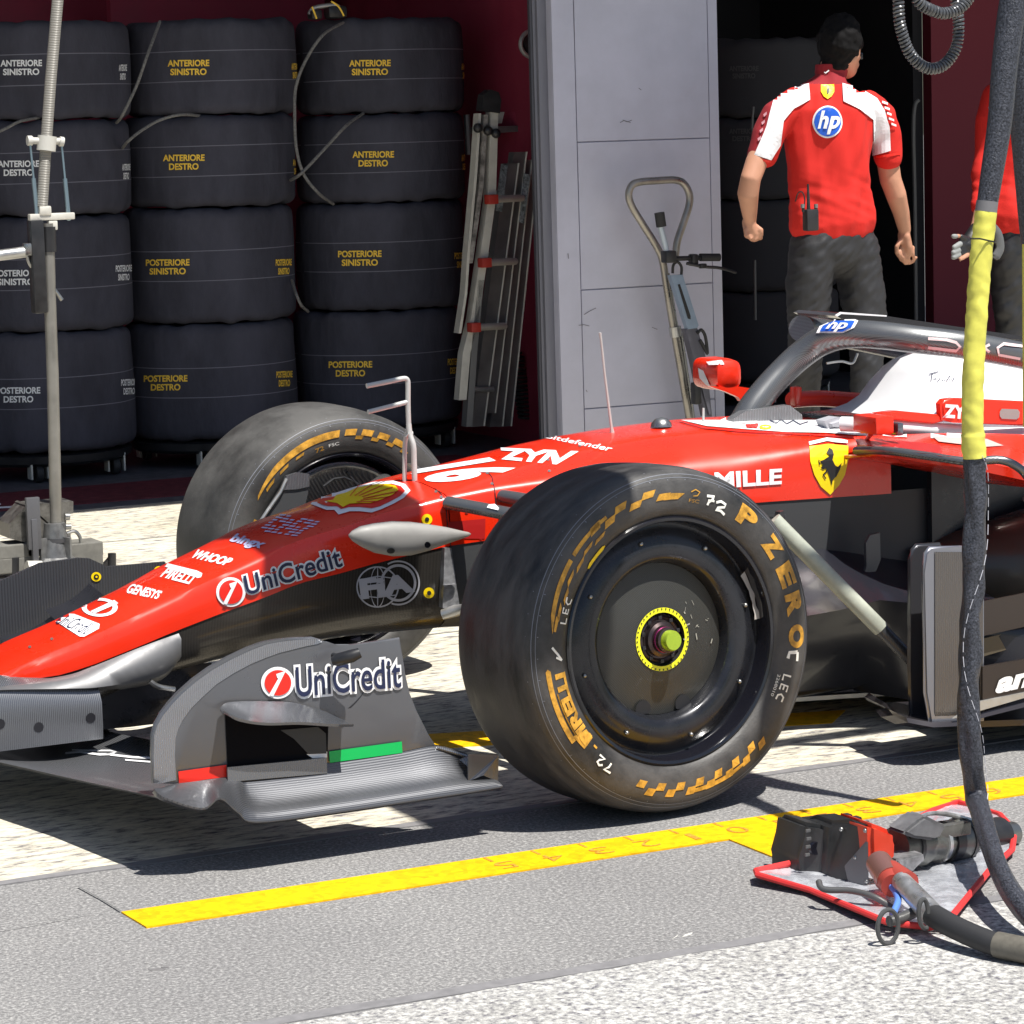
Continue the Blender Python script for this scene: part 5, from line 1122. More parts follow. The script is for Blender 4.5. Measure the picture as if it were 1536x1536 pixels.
bm = B(); plate(bm, [at(*p, y=yl-.008) for p in ((752, 246), (762, 248), (753, 318), (744, 316))], (0, .004, 0)); plate(bm, [at(*p, y=yl-.008) for p in ((786, 260), (796, 262), (786, 336), (779, 332))], (0, .004, 0)); obj('rail_sticker', bm, mat('faded_sticker', (.24, .28, .30), .6, noise_=1, nscale=60, dark=.3), r, smooth=False)
bm = B(); tube(bm, [at(696, 584, y=yl-.02), at(740, 584, y=yl-.02)], .012, 10); obj('foot_bar', bm, ALU, r)
r = tag(empty('wall_shelf', at(770, 195, y=5.6)), 'narrow metal shelf with a small red box behind the ladders', 'shelf')
bm = B(); plate(bm, [at(*p, y=5.6) for p in ((742, 190), (812, 187), (812, 195), (742, 200))], (0, .25, 0)); obj('shelf_board', bm, mat('dim_alu', (.2, .2, .2)), r, smooth=False)
bm = B(); box(bm, at(777, 178, y=5.65), (.055, .06, .06), bev=.003); o = obj('small_box', bm, MAROON_P); tag(o, 'small dark red box standing on the narrow shelf behind the ladders', 'box')
bm = B(); tube(bm, [at(700, 172, y=5.8), at(703, 232, y=5.8)], .016, 8); o = obj('dark_pole', bm, mat('dim_alu', (.2, .2, .2))); tag(o, 'short grey pole standing behind the right tyre stack beside the ladder', 'pole')
bm = B(); p = []
for k in range(160):
    a = k*2*pi/10; t = k/159; c = at(773, 530, y=5.6).lerp(at(788, 628, y=5.6), t); p.append(c+Vector((.03*cos(a), .03*sin(a), 0)))
tube(bm, p, .006, 6); o = obj('coiled_hose', bm, RUBB); tag(o, 'small dark coiled hose hanging by the door frame behind the ladders', 'hose')
r = tag(empty('hose_reel', at(798, 66, y=5.3)), 'dark round hose reel on the wall at the top beside the door frame', 'hose reel')
bm = B(); tube(bm, [at(798, 66, y=5.3)+Vector((.055*cos(a), 0, .055*sin(a))) for a in [2*pi*k/24 for k in range(25)]], .010, 8); obj('reel_ring', bm, ALU, r)
bm = B(); lathe(bm, [(.0, -.02), (.045, -.02), (.045, .03), (0, .03)], at(798, 66, y=5.32), 20, 'Y'); obj('reel_drum', bm, BLKP, r)

# ------------------------------------------------------------------ loop-handled jack and folded scooter against the pillar
r = empty('jack_handle', at(1040, 640, y=4.42)); tag(r, 'steel trolley handle with a trapezoid loop leaning on the grey pillar', 'jack handle')
HS = mat('brushed_tube', (.33, .31, .28), .35, .85, noise_=.5, nscale=10)
yk = 4.45
loop = [(1012, 600), (1006, 540), (1002, 480), (999, 435), (994, 390), (985, 370), (965, 338), (948, 310), (943, 292), (948, 278), (960, 273), (985, 271), (1012, 270), (1026, 276), (1034, 292), (1033, 310), (1025, 335), (1016, 362), (1013, 385)]
loop[0:5] = [(1036, 640), (1022, 560), (1008, 480), (1000, 430), (994, 392)]
bm = B(); tube(bm, smooth_path([at(*p, y=yk) for p in loop], 5), .0155, 14); obj('loop_handle', bm, HS, r)
bm = B(); tube(bm, [at(1018, 500, y=yk+.03), at(1040, 650, y=yk+.03)], .017, 12); tube(bm, [at(1000, 410, y=yk), at(1015, 500, y=yk)], .012, 10); obj('lower_tube', bm, STEEL, r)
bm = B(); tube(bm, [at(1012, 490, y=yk), at(1014, 505, y=yk)], .026, 14); obj('tube_clamp', bm, ALU, r)
r = empty('kick_scooter', at(1060, 640, y=4.38)); tag(r, 'folded scooter with black grips and blue grey stem leaning beside the loop handle', 'scooter')
ys_ = 4.36
bm = B(); P0, P1 = at(990, 336, y=ys_), at(1000, 376, y=ys_); tube(bm, [P0, P1], .012, 12); stem_ = obj('stem_tube', bm, mat('pale_blue_tube', (.45, .52, .60), .4, .3), r)
bm = B(); tube(bm, [at(989, 319, y=ys_), at(992, 340, y=ys_)], .021, 14); obj('hand_grip', bm, RUBB, r); bm = B(); tube(bm, [at(1050, 386, y=ys_), at(1079, 386, y=ys_)], .016, 14); obj('hand_grip', bm, RUBB, r)
bm = B(); box(bm, at(1003, 385, y=ys_), (.05, .05, .05), bev=.008); tube(bm, [at(1003, 388, y=ys_), at(1050, 387, y=ys_)], .010, 10); box(bm, at(1040, 390, y=ys_), (.03, .04, .05), bev=.008); obj('handlebar', bm, BLKP, r)
bm = B(); tube(bm, smooth_path([at(1030, 395, y=ys_-.02), at(1055, 400, y=ys_-.03), at(1080, 402, y=ys_-.04), at(1104, 409, y=ys_-.04)]), .0065, 8); box(bm, at(1054, 399, y=ys_-.03), (.03, .02, .02), bev=.004); obj('brake_lever', bm, BLKP, r)
bm = B(); plate(bm, [at(*p, y=ys_-.01) for p in ((1006, 413), (1024, 412), (1048, 488), (1046, 492), (1032, 494))], (0, .03, 0)); sp = obj('stem_plate', bm, mat('blue_grey_alloy', (.26, .33, .43), .4, .5, noise_=.3, nscale=8), r, smooth=False)
bm = B(); plate(bm, [at(*p, y=ys_-.0125) for p in ((1017, 427), (1020, 426), (1036, 474), (1036, 479), (1032, 478))], (0, .002, 0)); obj('stem_slot', bm, DECK, sp, smooth=False)
bm = B(); plate(bm, [at(*p, y=ys_+.005) for p in ((1029, 494), (1046, 492), (1060, 540), (1068, 625), (1058, 625), (1040, 540))], (0, .04, 0)); plate(bm, [at(*p, y=ys_-.005) for p in ((1029, 494), (1034, 494), (1068, 620), (1064, 622))], (0, .02, 0)); obj('lower_frame', bm, mat('dark_alloy', (.13, .13, .16), .4, .6), r, smooth=False)
bm = B(); tube(bm, smooth_path([at(1046, 500, y=ys_), at(1052, 495, y=ys_), at(1058, 505, y=ys_), at(1061, 530, y=ys_), at(1056, 520, y=ys_), at(1050, 510, y=ys_)]), .007, 8); obj('cable_loop', bm, RUBB, r); bm = B(); box(bm, at(1044, 590, y=ys_), (.03, .04, .09), bev=.006); obj('battery_pack', bm, BLKP, r); bm = B(); tube(bm, smooth_path([at(1009, 410, y=ys_), at(1010, 398, y=ys_), at(1016, 393, y=ys_), at(1022, 400, y=ys_), at(1022, 412, y=ys_)]), .006, 8); obj('cable_loop', bm, RUBB, r)

# ------------------------------------------------------------------ dark kit inside the right bay
bm = B(); tube(bm, smooth_path([at(1378, 150, y=6.3), at(1372, 160, y=6.3), at(1370, 200, y=6.3), at(1372, 300, y=6.3), at(1374, 480, y=6.3)]), .010, 8); o = obj('hanging_hose', bm, mat('dull_grey_hose', (.12, .12, .12), .5)); tag(o, 'thin grey hose hanging down in the dark right of the walking man', 'hose')
bm = B(); tube(bm, [at(1132, 390, y=6.0), at(1133, 480, y=6.0)], .007, 8); tube(bm, smooth_path([at(1130, 160, y=6.0), at(1128, 190, y=6.0), at(1130, 210, y=6.0)]), .006, 8); o = obj('hanging_cable', bm, mat('dull_grey_hose', (.1, .1, .1))); tag(o, 'faint grey cable hanging in the dark beside the grey pillar', 'cable')
# coiled air line hanging in front of the dark bay
bm = B(); cpath = smooth_path([at(*p, y=2.2) for p in ((1349, -60), (1348, 10), (1352, 45), (1366, 82), (1390, 102), (1415, 98), (1434, 72), (1438, 35), (1434, 0), (1434, -60))], 60)
p = []; L_ = 0; prev = None
for i in range(len(cpath)-1):
    a, b = cpath[i], cpath[i+1]; t = (b-a).normalized(); L_ += (b-a).length; n1 = Vector((0, 1, 0)); n2 = t.cross(n1).normalized()
    for j in range(3): 
        q_ = a.lerp(b, j/3); ang = (L_+(j/3)*(b-a).length)/.0125*2*pi; p.append(q_+(n1*cos(ang)+n2*sin(ang))*.0155)
tube(bm, p, .0052, 6); tube(bm, [p[0], (p[0].x-.02, 3.3, 3.38)], .006, 6); tube(bm, [p[-1], (p[-1].x, 3.3, 3.38)], .006, 6); o = obj('coiled_air_line', bm, mat('coil_grey', (.10, .105, .115), .25, .3)); tag(o, 'long grey spiral air line looping down from the top edge', 'air line')
bm = B(); cpath = smooth_path([at(*p, y=2.1) for p in ((1358, -40), (1378, 2), (1395, 14), (1418, 20), (1445, 8), (1470, -30))], 60); p = []; L_ = 0
for i in range(len(cpath)-1):
    a, b = cpath[i], cpath[i+1]; t = (b-a).normalized(); L_ += (b-a).length; n1 = Vector((0, 1, 0)); n2 = t.cross(n1).normalized()
    for j in range(3):
        q_ = a.lerp(b, j/3); ang = (L_+(j/3)*(b-a).length)/.0125*2*pi; p.append(q_+(n1*cos(ang)+n2*sin(ang))*.0155)
tube(bm, p, .0052, 6); o = obj('coiled_air_line', bm, mat('coil_grey', (.1, .1, .1))); tag(o, 'short loop of spiral air line cut by the top edge', 'air line')

# ------------------------------------------------------------------ sleeved hoses hanging from above on the right
YH = -1.62
def H(px, py, y=YH): return at(px, py, y=y)
r = empty('sleeved_hose', H(1475, 1240)); tag(r, 'thick hose in black mesh and yellow sleeve hanging in front of the car', 'hose', 'hoses hanging from above')
up = smooth_path([Vector((.62, -1.75, 2.90)), H(1562, -200), H(1524, -20), H(1508, 90), H(1500, 180), H(1488, 260), H(1480, 312)], 8)
bm = B(); n_ = len(up); tube(bm, up, [interp([(0, .030), (.55, .024), (.75, .022), (1, .019)], i/n_) for i in range(n_)], 18); obj('upper_sleeve', bm, MESHS, r)
bm = B(); tube(bm, [H(1481, 302), H(1479, 318)], .0205, 18); obj('tape_collar', bm, mat('grey_tape', (.16, .155, .16), .5), r)
yp = smooth_path([H(1479, 318), H(1472, 380), H(1466, 460), H(1460, 560), H(1459, 640), H(1462, 686)], 10); n_ = len(yp)
def wob(bm, path, rr, seg, amp, seed, fr=18):
    rings = []
    for i, p in enumerate(path):
        t = (path[min(i+1, len(path)-1)]-path[max(i-1, 0)]).normalized(); a = Vector((0, -1, 0)); a = (a-t*a.dot(t)).normalized(); b = t.cross(a)
        rr_ = rr(i/(len(path)-1))
        rings.append([bm.verts.new(p+(a*cos(2*pi*k/seg)+b*sin(2*pi*k/seg))*(rr_+amp*noise.noise(Vector((cos(2*pi*k/seg)*1.3, sin(2*pi*k/seg)*1.3, p.z*fr+seed))))) for k in range(seg)])
    for A, Q_ in zip(rings, rings[1:]):
        for k in range(seg): bm.faces.new((A[k], A[(k+1) % seg], Q_[(k+1) % seg], Q_[k]))
    bm.faces.new(rings[0]); bm.faces.new(rings[-1])
bm = B(); wob(bm, smooth_path(yp[::4]+[yp[-1]], 8), lambda t: .0205+.002*(t > .8), 24, .0025, 1, 60); ys = obj('yellow_sleeve', bm, YSLV, r, ang=60)
bm = B(); lowp = smooth_path([H(1462, 682), H(1463, 760), H(1460, 860), H(1455, 960), H(1453, 1060), H(1458, 1140), H(1466, 1200), H(1480, 1250, -1.80), H(1502, 1310, -1.97), H(1536, 1362, -2.1), H(1600, 1425, -2.25)], 14)
wob(bm, lowp, lambda t: .0205, 24, .0075, 5, 16); obj('lower_sleeve', bm, MESHS, r, ang=60)
# sewn thread along the sleeve
bm = B(); th = []
for k, p in enumerate(lowp):
    if k % 3: continue
    a = math.sin(k*.11)*1.15; th.append(p+Vector((sin(a)*.0245, -cos(a)*.0245, 0)))
for a, b in zip(th, th[1:]): tube(bm, [a, a.lerp(b, .7)], .0007, 5)
obj('thread', bm, mat('pale_thread', (.55, .55, .6), .7), r)
bm = B(); tube(bm, [H(1456, 358, YH-.03), H(1470, 358, YH-.028), H(1492, 363, YH-.02), H(1493, 364, YH+.01)], .0016, 6); obj('zip_tie', bm, DECK, r)
bm = B(); tube(bm, smooth_path([H(1488, 340, YH+.02), H(1497, 352, YH+.02), H(1500, 372, YH+.02), H(1492, 388, YH+.02)]), [.006]+[.009]*22+[.006]*2, 10, flat=.6, flatdir=(0, 1, 0)); obj('clear_hook', bm, mat('smoky_plastic', (.12, .12, .12), .25), r)
r = empty('sleeved_hose', H(1545, 560, -1.5)); tag(r, 'second black and yellow sleeved hose cut by the right edge of the photo', 'hose', 'hoses hanging from above')
bm = B(); p2 = smooth_path([Vector((.80, -1.74, 2.90)), H(1552, -200, -1.5), H(1540, 0, -1.5), H(1537, 120, -1.5), H(1540, 240, -1.5), H(1545, 365, -1.5)], 8); tube(bm, p2, [interp([(0, .032), (.6, .034), (1, .016)], i/len(p2)) for i in range(len(p2))], 18); obj('upper_sleeve', bm, MESHS, r)
bm = B(); tube(bm, [H(1546, 362, -1.5), H(1547, 640, -1.5)], .0165, 16); obj('yellow_sleeve', bm, YSLV, r)

# ------------------------------------------------------------------ wheel gun lying on its mat
YG = -1.55
r = empty('tool_mat', at(1300, 1350, z=0)); tag(r, 'silver foil mat with red piping lying under the wheel gun', 'mat')
mo = [(1134, 1306), (1180, 1296), (1300, 1270), (1400, 1215), (1437, 1203), (1500, 1222), (1522, 1246), (1518, 1275), (1484, 1306), (1420, 1384), (1395, 1391), (1360, 1387), (1330, 1383), (1215, 1335), (1136, 1312)]
bm = B(); C0 = at(1330, 1310, z=.012); vs_ = [bm.verts.new(at(*p, z=.016+.006*math.sin(i*2.3))) for i, p in enumerate(mo)]; inner = [bm.verts.new(v.co.lerp(C0, .45)+Vector((0, 0, .005*math.sin(i*1.7)))) for i, v in enumerate(vs_)]; c = bm.verts.new(C0)
n = len(vs_)
for i in range(n): bm.faces.new((vs_[i], vs_[(i+1) % n], inner[(i+1) % n], inner[i])); bm.faces.new((inner[i], inner[(i+1) % n], c))
bmesh.ops.subdivide_edges(bm, edges=bm.edges[:], cuts=3, use_grid_fill=True)
for v in bm.verts: v.co.z = max(.007, v.co.z+.007*noise.noise(v.co*22))
obj('foil_sheet', bm, mat('foil', (.66, .68, .78), .25, .55, noise_=.5, nscale=30, bump=1.0, bscale=60), r)
bm = B(); tube(bm, [at(*p, z=.018+.006*math.sin(i*2.3)) for i, p in enumerate(mo+[mo[0]])], .0062, 8); obj('red_piping', bm, mat('red_piping_fabric', (.62, .03, .03), .6), r)
r = empty('wheel_gun', at(1310, 1320, z=0)); tag(r, 'black pneumatic wheel gun with a red band and grey hose lying on a foil mat', 'wheel gun')
def Gp(px, py, y=YG): return at(px, py, y=y)
ax0, ax1 = Gp(1208, 1285, -1.50), Gp(1310, 1275, -1.47); axd = (ax1-ax0).normalized()
def yg(px): return interp([(1196, -1.56), (1245, -1.60), (1304, -1.70), (1345, -1.72), (1400, -1.70), (1490, -1.62)], px)
def gbox(name, px_pts, y, th, m, bev=.005):
    dy = y+1.575
    bm = B(); plate(bm, [at(*p, y=yg(p[0])+dy) for p in px_pts], (0, th, 0)); bmesh.ops.bevel(bm, geom=[e for e in bm.edges if len(e.link_faces) == 2], offset=bev, segments=2, affect='EDGES'); return obj(name, bm, m, r, ang=40)
GB = mat('gun_black_case', (.035, .035, .036), .42, .2, noise_=.7, nscale=18, dark=.6); GG = mat('gun_grey_case', (.15, .15, .14), .35, .6, noise_=.7, nscale=20, dark=.6)
bk = gbox('battery_case', [(1206, 1234), (1246, 1240), (1248, 1262), (1240, 1334), (1196, 1318), (1198, 1290)], -1.56, .10, GB, .008)
gbox('mid_case', [(1246, 1236), (1304, 1232), (1306, 1252), (1304, 1330), (1258, 1333), (1240, 1330)], -1.575, .11, GB, .008)
bm = B(); tube(bm, [Gp(1250, 1246, -1.585), Gp(1302, 1240, -1.585)], .012, 12); tube(bm, [Gp(1252, 1260, -1.59), Gp(1295, 1256, -1.59)], .004, 8); obj('top_tube', bm, GG, bk)
for p in ((1238, 1228), (1252, 1230), (1270, 1226), (1284, 1230)):
    bm = B(); box(bm, Gp(*p, -1.52), (.016, .02, .014), bev=.003); obj('top_clip', bm, GB, bk)
bm = B(); lathe(bm, [(.0, -.004), (.012, -.006), (.014, 0)], Gp(1222, 1272, -1.565), 16, 'Y'); obj('round_plug', bm, BLKG, bk)
gbox('grey_panel', [(1270, 1300), (1303, 1262), (1304, 1328), (1276, 1326)], -1.583, .01, mat('grey_face', (.13, .13, .135), .5), .002)
gbox('red_band', [(1304, 1236), (1318, 1238), (1340, 1248), (1345, 1262), (1344, 1292), (1330, 1306), (1306, 1312)], -1.585, .12, mat('gun_red', (.62, .045, .015), .4, 0, .2, noise_=.4, nscale=14, dark=.8), .008)
bm = B(); a0, a1 = Gp(1340, 1272, -1.66), Gp(1490, 1254, -1.56)
tube(bm, [a0, a0.lerp(a1, .25), a0.lerp(a1, .30), a0.lerp(a1, .55), a0.lerp(a1, .60), a0.lerp(a1, .68), a0.lerp(a1, .72), a1], [.038, .040, .034, .036, .042, .042, .030, .026], 22); barrel = obj('gun_barrel', bm, GG, r, ang=30)
bm = B(); tube(bm, [a0.lerp(a1, .84), a0.lerp(a1, 1.06)], [.034, .036], 22); obj('socket_ring', bm, BLKP, barrel); bm = B(); tube(bm, [a0.lerp(a1, .48), a0.lerp(a1, .56)], .0405, 22); obj('socket_ring', bm, BLKP, barrel)
bm = B(); tube(bm, [a1.lerp(a0, -.08), a1.lerp(a0, -.20)], [.026, .024], 22); obj('socket', bm, mat('socket_steel', (.30, .29, .27), .3, .9), barrel)
gbox('handle_cover', [(1354, 1250), (1382, 1228), (1390, 1224), (1422, 1240), (1410, 1254), (1404, 1262), (1372, 1258)], -1.575, .06, mat('grey_wrap', (.12, .12, .125), .55, noise_=.5, nscale=30), .006)
bm = B(); tube(bm, [Gp(1358, 1246, -1.60), Gp(1372, 1260, -1.605), Gp(1382, 1276, -1.60)], [.012, .016, .014], 12); obj('trigger', bm, BLKP, r)
gbox('mount_block', [(1344, 1290), (1386, 1280), (1388, 1292), (1374, 1298), (1370, 1310), (1350, 1298)], -1.59, .05, mat('dull_alloy', (.3, .3, .3)), .003)
for k_, (u, v) in enumerate(((1212, 1246), (1213, 1258), (1212, 1270), (1211, 1282))):
    bm = B(); box(bm, at(u, v, y=yg(u)-.004), (.010, .004, .006), bev=.001); obj('case_mark', bm, mat('mark_grey', (.09, .09, .09), .4), bk)
for (u, v) in ((1262, 1244), (1298, 1246), (1300, 1322), (1264, 1326), (1283, 1286)):
    bm = B(); bmesh.ops.create_uvsphere(bm, u_segments=8, v_segments=6, radius=.0045, matrix=Matrix.Translation(at(u, v, y=yg(u)-.006))); obj('case_screw', bm, STEEL, r)
for t_, rr, m__ in ((.12, .042, GB), (.40, .039, BOOT), (.64, .0445, GB), (.74, .034, BOOT)):
    bm = B(); tube(bm, [a0.lerp(a1, t_), a0.lerp(a1, t_+.03)], rr, 22); obj('barrel_band', bm, m__, barrel)
bm = B(); box(bm, a0.lerp(a1, .5)+Vector((0, -.03, .03)), (.07, .02, .025), bev=.004); box(bm, a0.lerp(a1, .78)+Vector((0, -.02, .028)), (.05, .02, .02), bev=.003); obj('side_lug', bm, GG, barrel)
bm = B(); tube(bm, smooth_path([a0.lerp(a1, .1)+Vector((0, -.02, .045)), a0.lerp(a1, .3)+Vector((0, -.01, .06)), a0.lerp(a1, .55)+Vector((0, 0, .052)), a0.lerp(a1, .8)+Vector((0, -.01, .034))]), .0045, 8); obj('air_pipe', bm, BOOT, barrel)
# hose couplings and supply hose
bm = B(); tube(bm, [at(1318, 1294, z=.075), at(1336, 1320, z=.06)], [.024, .026], 18); c1 = obj('coupling_copper', bm, mat('copper_tube', (.40, .20, .17), .35, .7), r)
bm = B(); tube(bm, [at(1334, 1317, z=.06), at(1340, 1329, z=.055)], [.028, .022], 18); tube(bm, [at(1336, 1306, z=.07), at(1360, 1326, z=.06)], [.02, .024], 16); obj('coupling_collar', bm, mat('collar_red', (.45, .07, .05), .4, .3), c1)
bm = B(); tube(bm, smooth_path([at(1334, 1326, z=.055), at(1344, 1338, z=.05), at(1347, 1352, z=.045), at(1340, 1370, z=.035)]), .0065, 10); obj('blue_pipe', bm, mat('blue_pipe', (.10, .22, .62), .4), c1)
bm = B(); tube(bm, [at(1352, 1322, z=.065), at(1378, 1350, z=.055), at(1400, 1374, z=.045)], [.018, .020, .021], 16); c2 = obj('hose_fitting', bm, BOOT, r)
def Z(px, py, z): return at(px, py, z=z)
hp_ = smooth_path([at(1396, 1371, z=.046), Z(1430, 1390, .038), Z(1470, 1408, .03), Z(1500, 1418, .026), Z(1560, 1428, .024), Z(1640, 1436, .024)], 8)
bm = B(); tube(bm, hp_, .0205, 18); hs = obj('supply_hose', bm, RUBB, r)
bm = B(); tube(bm, smooth_path([Z(1496, 1417, .026), Z(1536, 1425, .025), Z(1560, 1428, .024)], 4), .0225, 18); obj('hose_tape', bm, mat('brown_tape', (.12, .11, .09), .5, noise_=.6, nscale=30), hs)
bm = B(); tube(bm, smooth_path([Z(1228, 1322, .05), Z(1236, 1334, .04), Z(1275, 1336, .04), Z(1310, 1345, .035), Z(1338, 1362, .02), Z(1350, 1380, .015)]), .0058, 10); obj('thin_lead', bm, mat('grey_lead', (.10, .10, .10), .35, .3), r)
bm = B(); lp = [Z(1332, 1402, .02)+Vector((.021*cos(a), .0, .030*sin(a)+.014)) for a in [2*pi*k/24 for k in range(25)]]; tube(bm, lp, .0042, 8); tube(bm, smooth_path([Z(1334, 1382, .03), Z(1350, 1378, .03), Z(1372, 1368, .035)]), .010, 10)
lp = [Z(1378, 1366, .06)+Vector((.012*cos(a)+.01*a/6, -.01, .026*sin(a)-.004)) for a in [2*pi*k/24 for k in range(20)]]; tube(bm, lp, .0042, 8); obj('tether_loop', bm, mat('braided_black', (.07, .07, .07), .4, weave=('X', 200, 0)), r)
# ------------------------------------------------------------------ people: bodies grown from tapered volumes, remeshed into one surface
def blob(name, parts, voxel, m, par, smooth_it=4, wr=None, mats=None, classify=None):
    """parts: list of chains [(point, rx, ry)]; every chain a tapered tube with rounded ends"""
    bm = B()
    for ch in parts:
        pts = [Vector(c[0]) for c in ch]; n = len(pts); seg = 20; rings = []
        for i, p in enumerate(pts):
            t = (pts[min(i+1, n-1)]-pts[max(i-1, 0)]).normalized()
            a = Vector((1, 0, 0)) if abs(t.x) < .8 else Vector((0, 0, 1)); a = (a-t*a.dot(t)).normalized(); b = t.cross(a)
            rings.append((p, a, b, t, ch[i][1], ch[i][2] if len(ch[i]) > 2 else ch[i][1]))
        R_ = []
        def ring(p, a, b, rx, ry): return [bm.verts.new(p+a*cos(2*pi*k/seg)*rx+b*sin(2*pi*k/seg)*ry) for k in range(seg)]
        p, a, b, t, rx, ry = rings[0]; m_ = min(rx, ry)
        for q in (.97, .8, .45): R_.append(ring(p-t*m_*q*.9, a, b, rx*math.sqrt(1-q*q), ry*math.sqrt(1-q*q)))
        for p, a, b, t, rx, ry in rings: R_.append(ring(p, a, b, rx, ry))
        m_ = min(rx, ry)
        for q in (.45, .8, .97): R_.append(ring(p+t*m_*q*.9, a, b, rx*math.sqrt(1-q*q), ry*math.sqrt(1-q*q)))
        for A, Q_ in zip(R_, R_[1:]):
            for k in range(seg): bm.faces.new((A[k], A[(k+1) % seg], Q_[(k+1) % seg], Q_[k]))
        bm.faces.new(R_[0]); bm.faces.new(R_[-1])
    bmesh.ops.recalc_face_normals(bm, faces=bm.faces)
    me = bpy.data.meshes.new(name); bm.to_mesh(me); bm.free(); o = bpy.data.objects.new(name, me); COL.objects.link(o)
    md = o.modifiers.new('r', 'REMESH'); md.mode = 'VOXEL'; md.voxel_size = voxel; md.use_smooth_shade = True
    if smooth_it: ms = o.modifiers.new('s', 'SMOOTH'); ms.iterations = smooth_it; ms.factor = .6
    dg = bpy.context.evaluated_depsgraph_get(); me2 = bpy.data.meshes.new_from_object(o.evaluated_get(dg)); bpy.data.objects.remove(o)
    bm = B(); bm.from_mesh(me2); bpy.data.meshes.remove(me2)
    if wr:
        bm.normal_update()
        for v in bm.verts: v.co += v.normal*wr(v.co)
    if classify:
        for f in bm.faces: f.material_index = classify(f.calc_center_median(), f.normal)
    o = obj(name, bm, mats or m, par, ang=180); return o
def inpoly(p, poly_):
    x, y = p; c = False; n = len(poly_)
    for i in range(n):
        x1, y1 = poly_[i]; x2, y2 = poly_[(i+1) % n]
        if (y1 > y) != (y2 > y) and x < (x2-x1)*(y-y1)/(y2-y1)+x1: c = not c
    return c
YM = 3.92
def Mp(px, py, dy=0): return at(px, py, y=YM+dy)
man = empty('person', at(1265, 700, y=YM)); man.location.z = 0
tag(man, 'man walking away in red and white polo with a radio on his belt', 'person')
def finger(a, b, c, d, r): return [(Vector(a), r), (Vector(b), r*.97), (Vector(c), r*.9), (Vector(d), r*.8)]
hd = Mp(1262, 78); 
parts = [
    [(Mp(1262, 52, .0), .060, .072), (Mp(1261, 66, .0), .074, .092), (Mp(1262, 82, .0), .072, .088), (Mp(1266, 98, .03), .052, .068)],   # skull
    [(Mp(1250, 88, 0), .045, .05), (Mp(1246, 122, 0), .058, .06)],                                                 # neck
    [(Mp(1246, 150), .12, .07), (Mp(1244, 200), .15, .10), (Mp(1248, 290), .130, .09), (Mp(1250, 345), .125, .085)],     # trunk
    # left arm
    [(Mp(1180, 168), .046), (Mp(1152, 205, .0), .045), (Mp(1134, 245, -.01), .044), (Mp(1126, 268, -.02), .041), (Mp(1122, 290, .0), .043), (Mp(1124, 315, .04), .033), (Mp(1125, 330, .06), .026)],
    [(Mp(1123, 334, .07), .024, .036), (Mp(1127, 348, .08), .026, .042), (Mp(1130, 355, .085), .022, .036)],
    # right arm
    [(Mp(1308, 170), .046), (Mp(1327, 208), .045), (Mp(1332, 245), .045), (Mp(1336, 270), .044), (Mp(1344, 292, .0), .042), (Mp(1352, 320, .03), .034), (Mp(1357, 345, .05), .026)],
    [(Mp(1356, 352, .055), .022, .034), (Mp(1358, 368, .065), .024, .040), (Mp(1360, 378, .07), .020, .034)],
    # legs
    [(Mp(1228, 355), .075), (Mp(1214, 430), .070), (Mp(1209, 500, .02), .055), (Mp(1208, 590, .11), .040), (Mp(1210, 640, .16), .036)],
    [(Mp(1272, 355), .075), (Mp(1291, 430), .070), (Mp(1300, 510, -.05), .055), (Mp(1300, 600, -.07), .040), (Mp(1302, 680, -.08), .036)],
]
# fist (left hand), fingers curled under
for i, (u, v) in enumerate(((1118, 352), (1125, 356), (1132, 357), (1139, 355))):
    parts.append(finger(Mp(u, v-8, .06), Mp(u+1, v+1, .05), Mp(u+2, v+3, .085), Mp(u+3, v-4, .10), .0098))
parts.append(finger(Mp(1135, 340, .05), Mp(1142, 345, .04), Mp(1142, 353, .045), Mp(1136, 357, .05), .0105))
# right hand, relaxed and half closed
for i, (a, b, c, d) in enumerate((((1352, 372), (1349, 382), (1352, 390), (1358, 391)), ((1357, 374), (1355, 387), (1358, 395), (1364, 395)), ((1363, 374), (1362, 387), (1365, 394), (1370, 392)), ((1369, 371), (1369, 381), (1371, 388), (1374, 386)))):
    parts.append(finger(Mp(*a, .06), Mp(*b, .055), Mp(*c, .075), Mp(*d, .10), .0095))
parts.append(finger(Mp(1351, 360, .05), Mp(1345, 370, .05), Mp(1345, 378, .06), Mp(1348, 384, .075), .0105))
# ear, nose, brow on the turned head
parts += [[(Mp(1280, 74, -.005), .006, .012), (Mp(1279, 86, -.005), .005, .009)], [(Mp(1284, 80, .05), .012), (Mp(1289, 88, .07), .009), (Mp(1286, 90, .065), .010)], [(Mp(1282, 96, .05), .020), (Mp(1280, 101, .06), .018)]]
body = blob('body', parts, .0055, SKIN, man, 3)
bm = B(); tube(bm, [Mp(1283, 79, .0), Mp(1292, 82, .075)], .0035, 6); box(bm, Mp(1289, 84, .085), (.03, .01, .028), bev=.004); obj('sunglasses', bm, BLKG, man)
hair = blob('hair', [[(Mp(1261, 44, -.005), .072, .086), (Mp(1259, 58, -.012), .089, .104), (Mp(1257, 76, -.02), .080, .096), (Mp(1252, 94, -.014), .056, .066)], [(Mp(1276, 60, .03), .05, .06), (Mp(1278, 66, .05), .045, .05)]], .007, HAIR, man, 2, lambda c: .007*noise.noise(c*38)+.004*noise.noise(c*90))
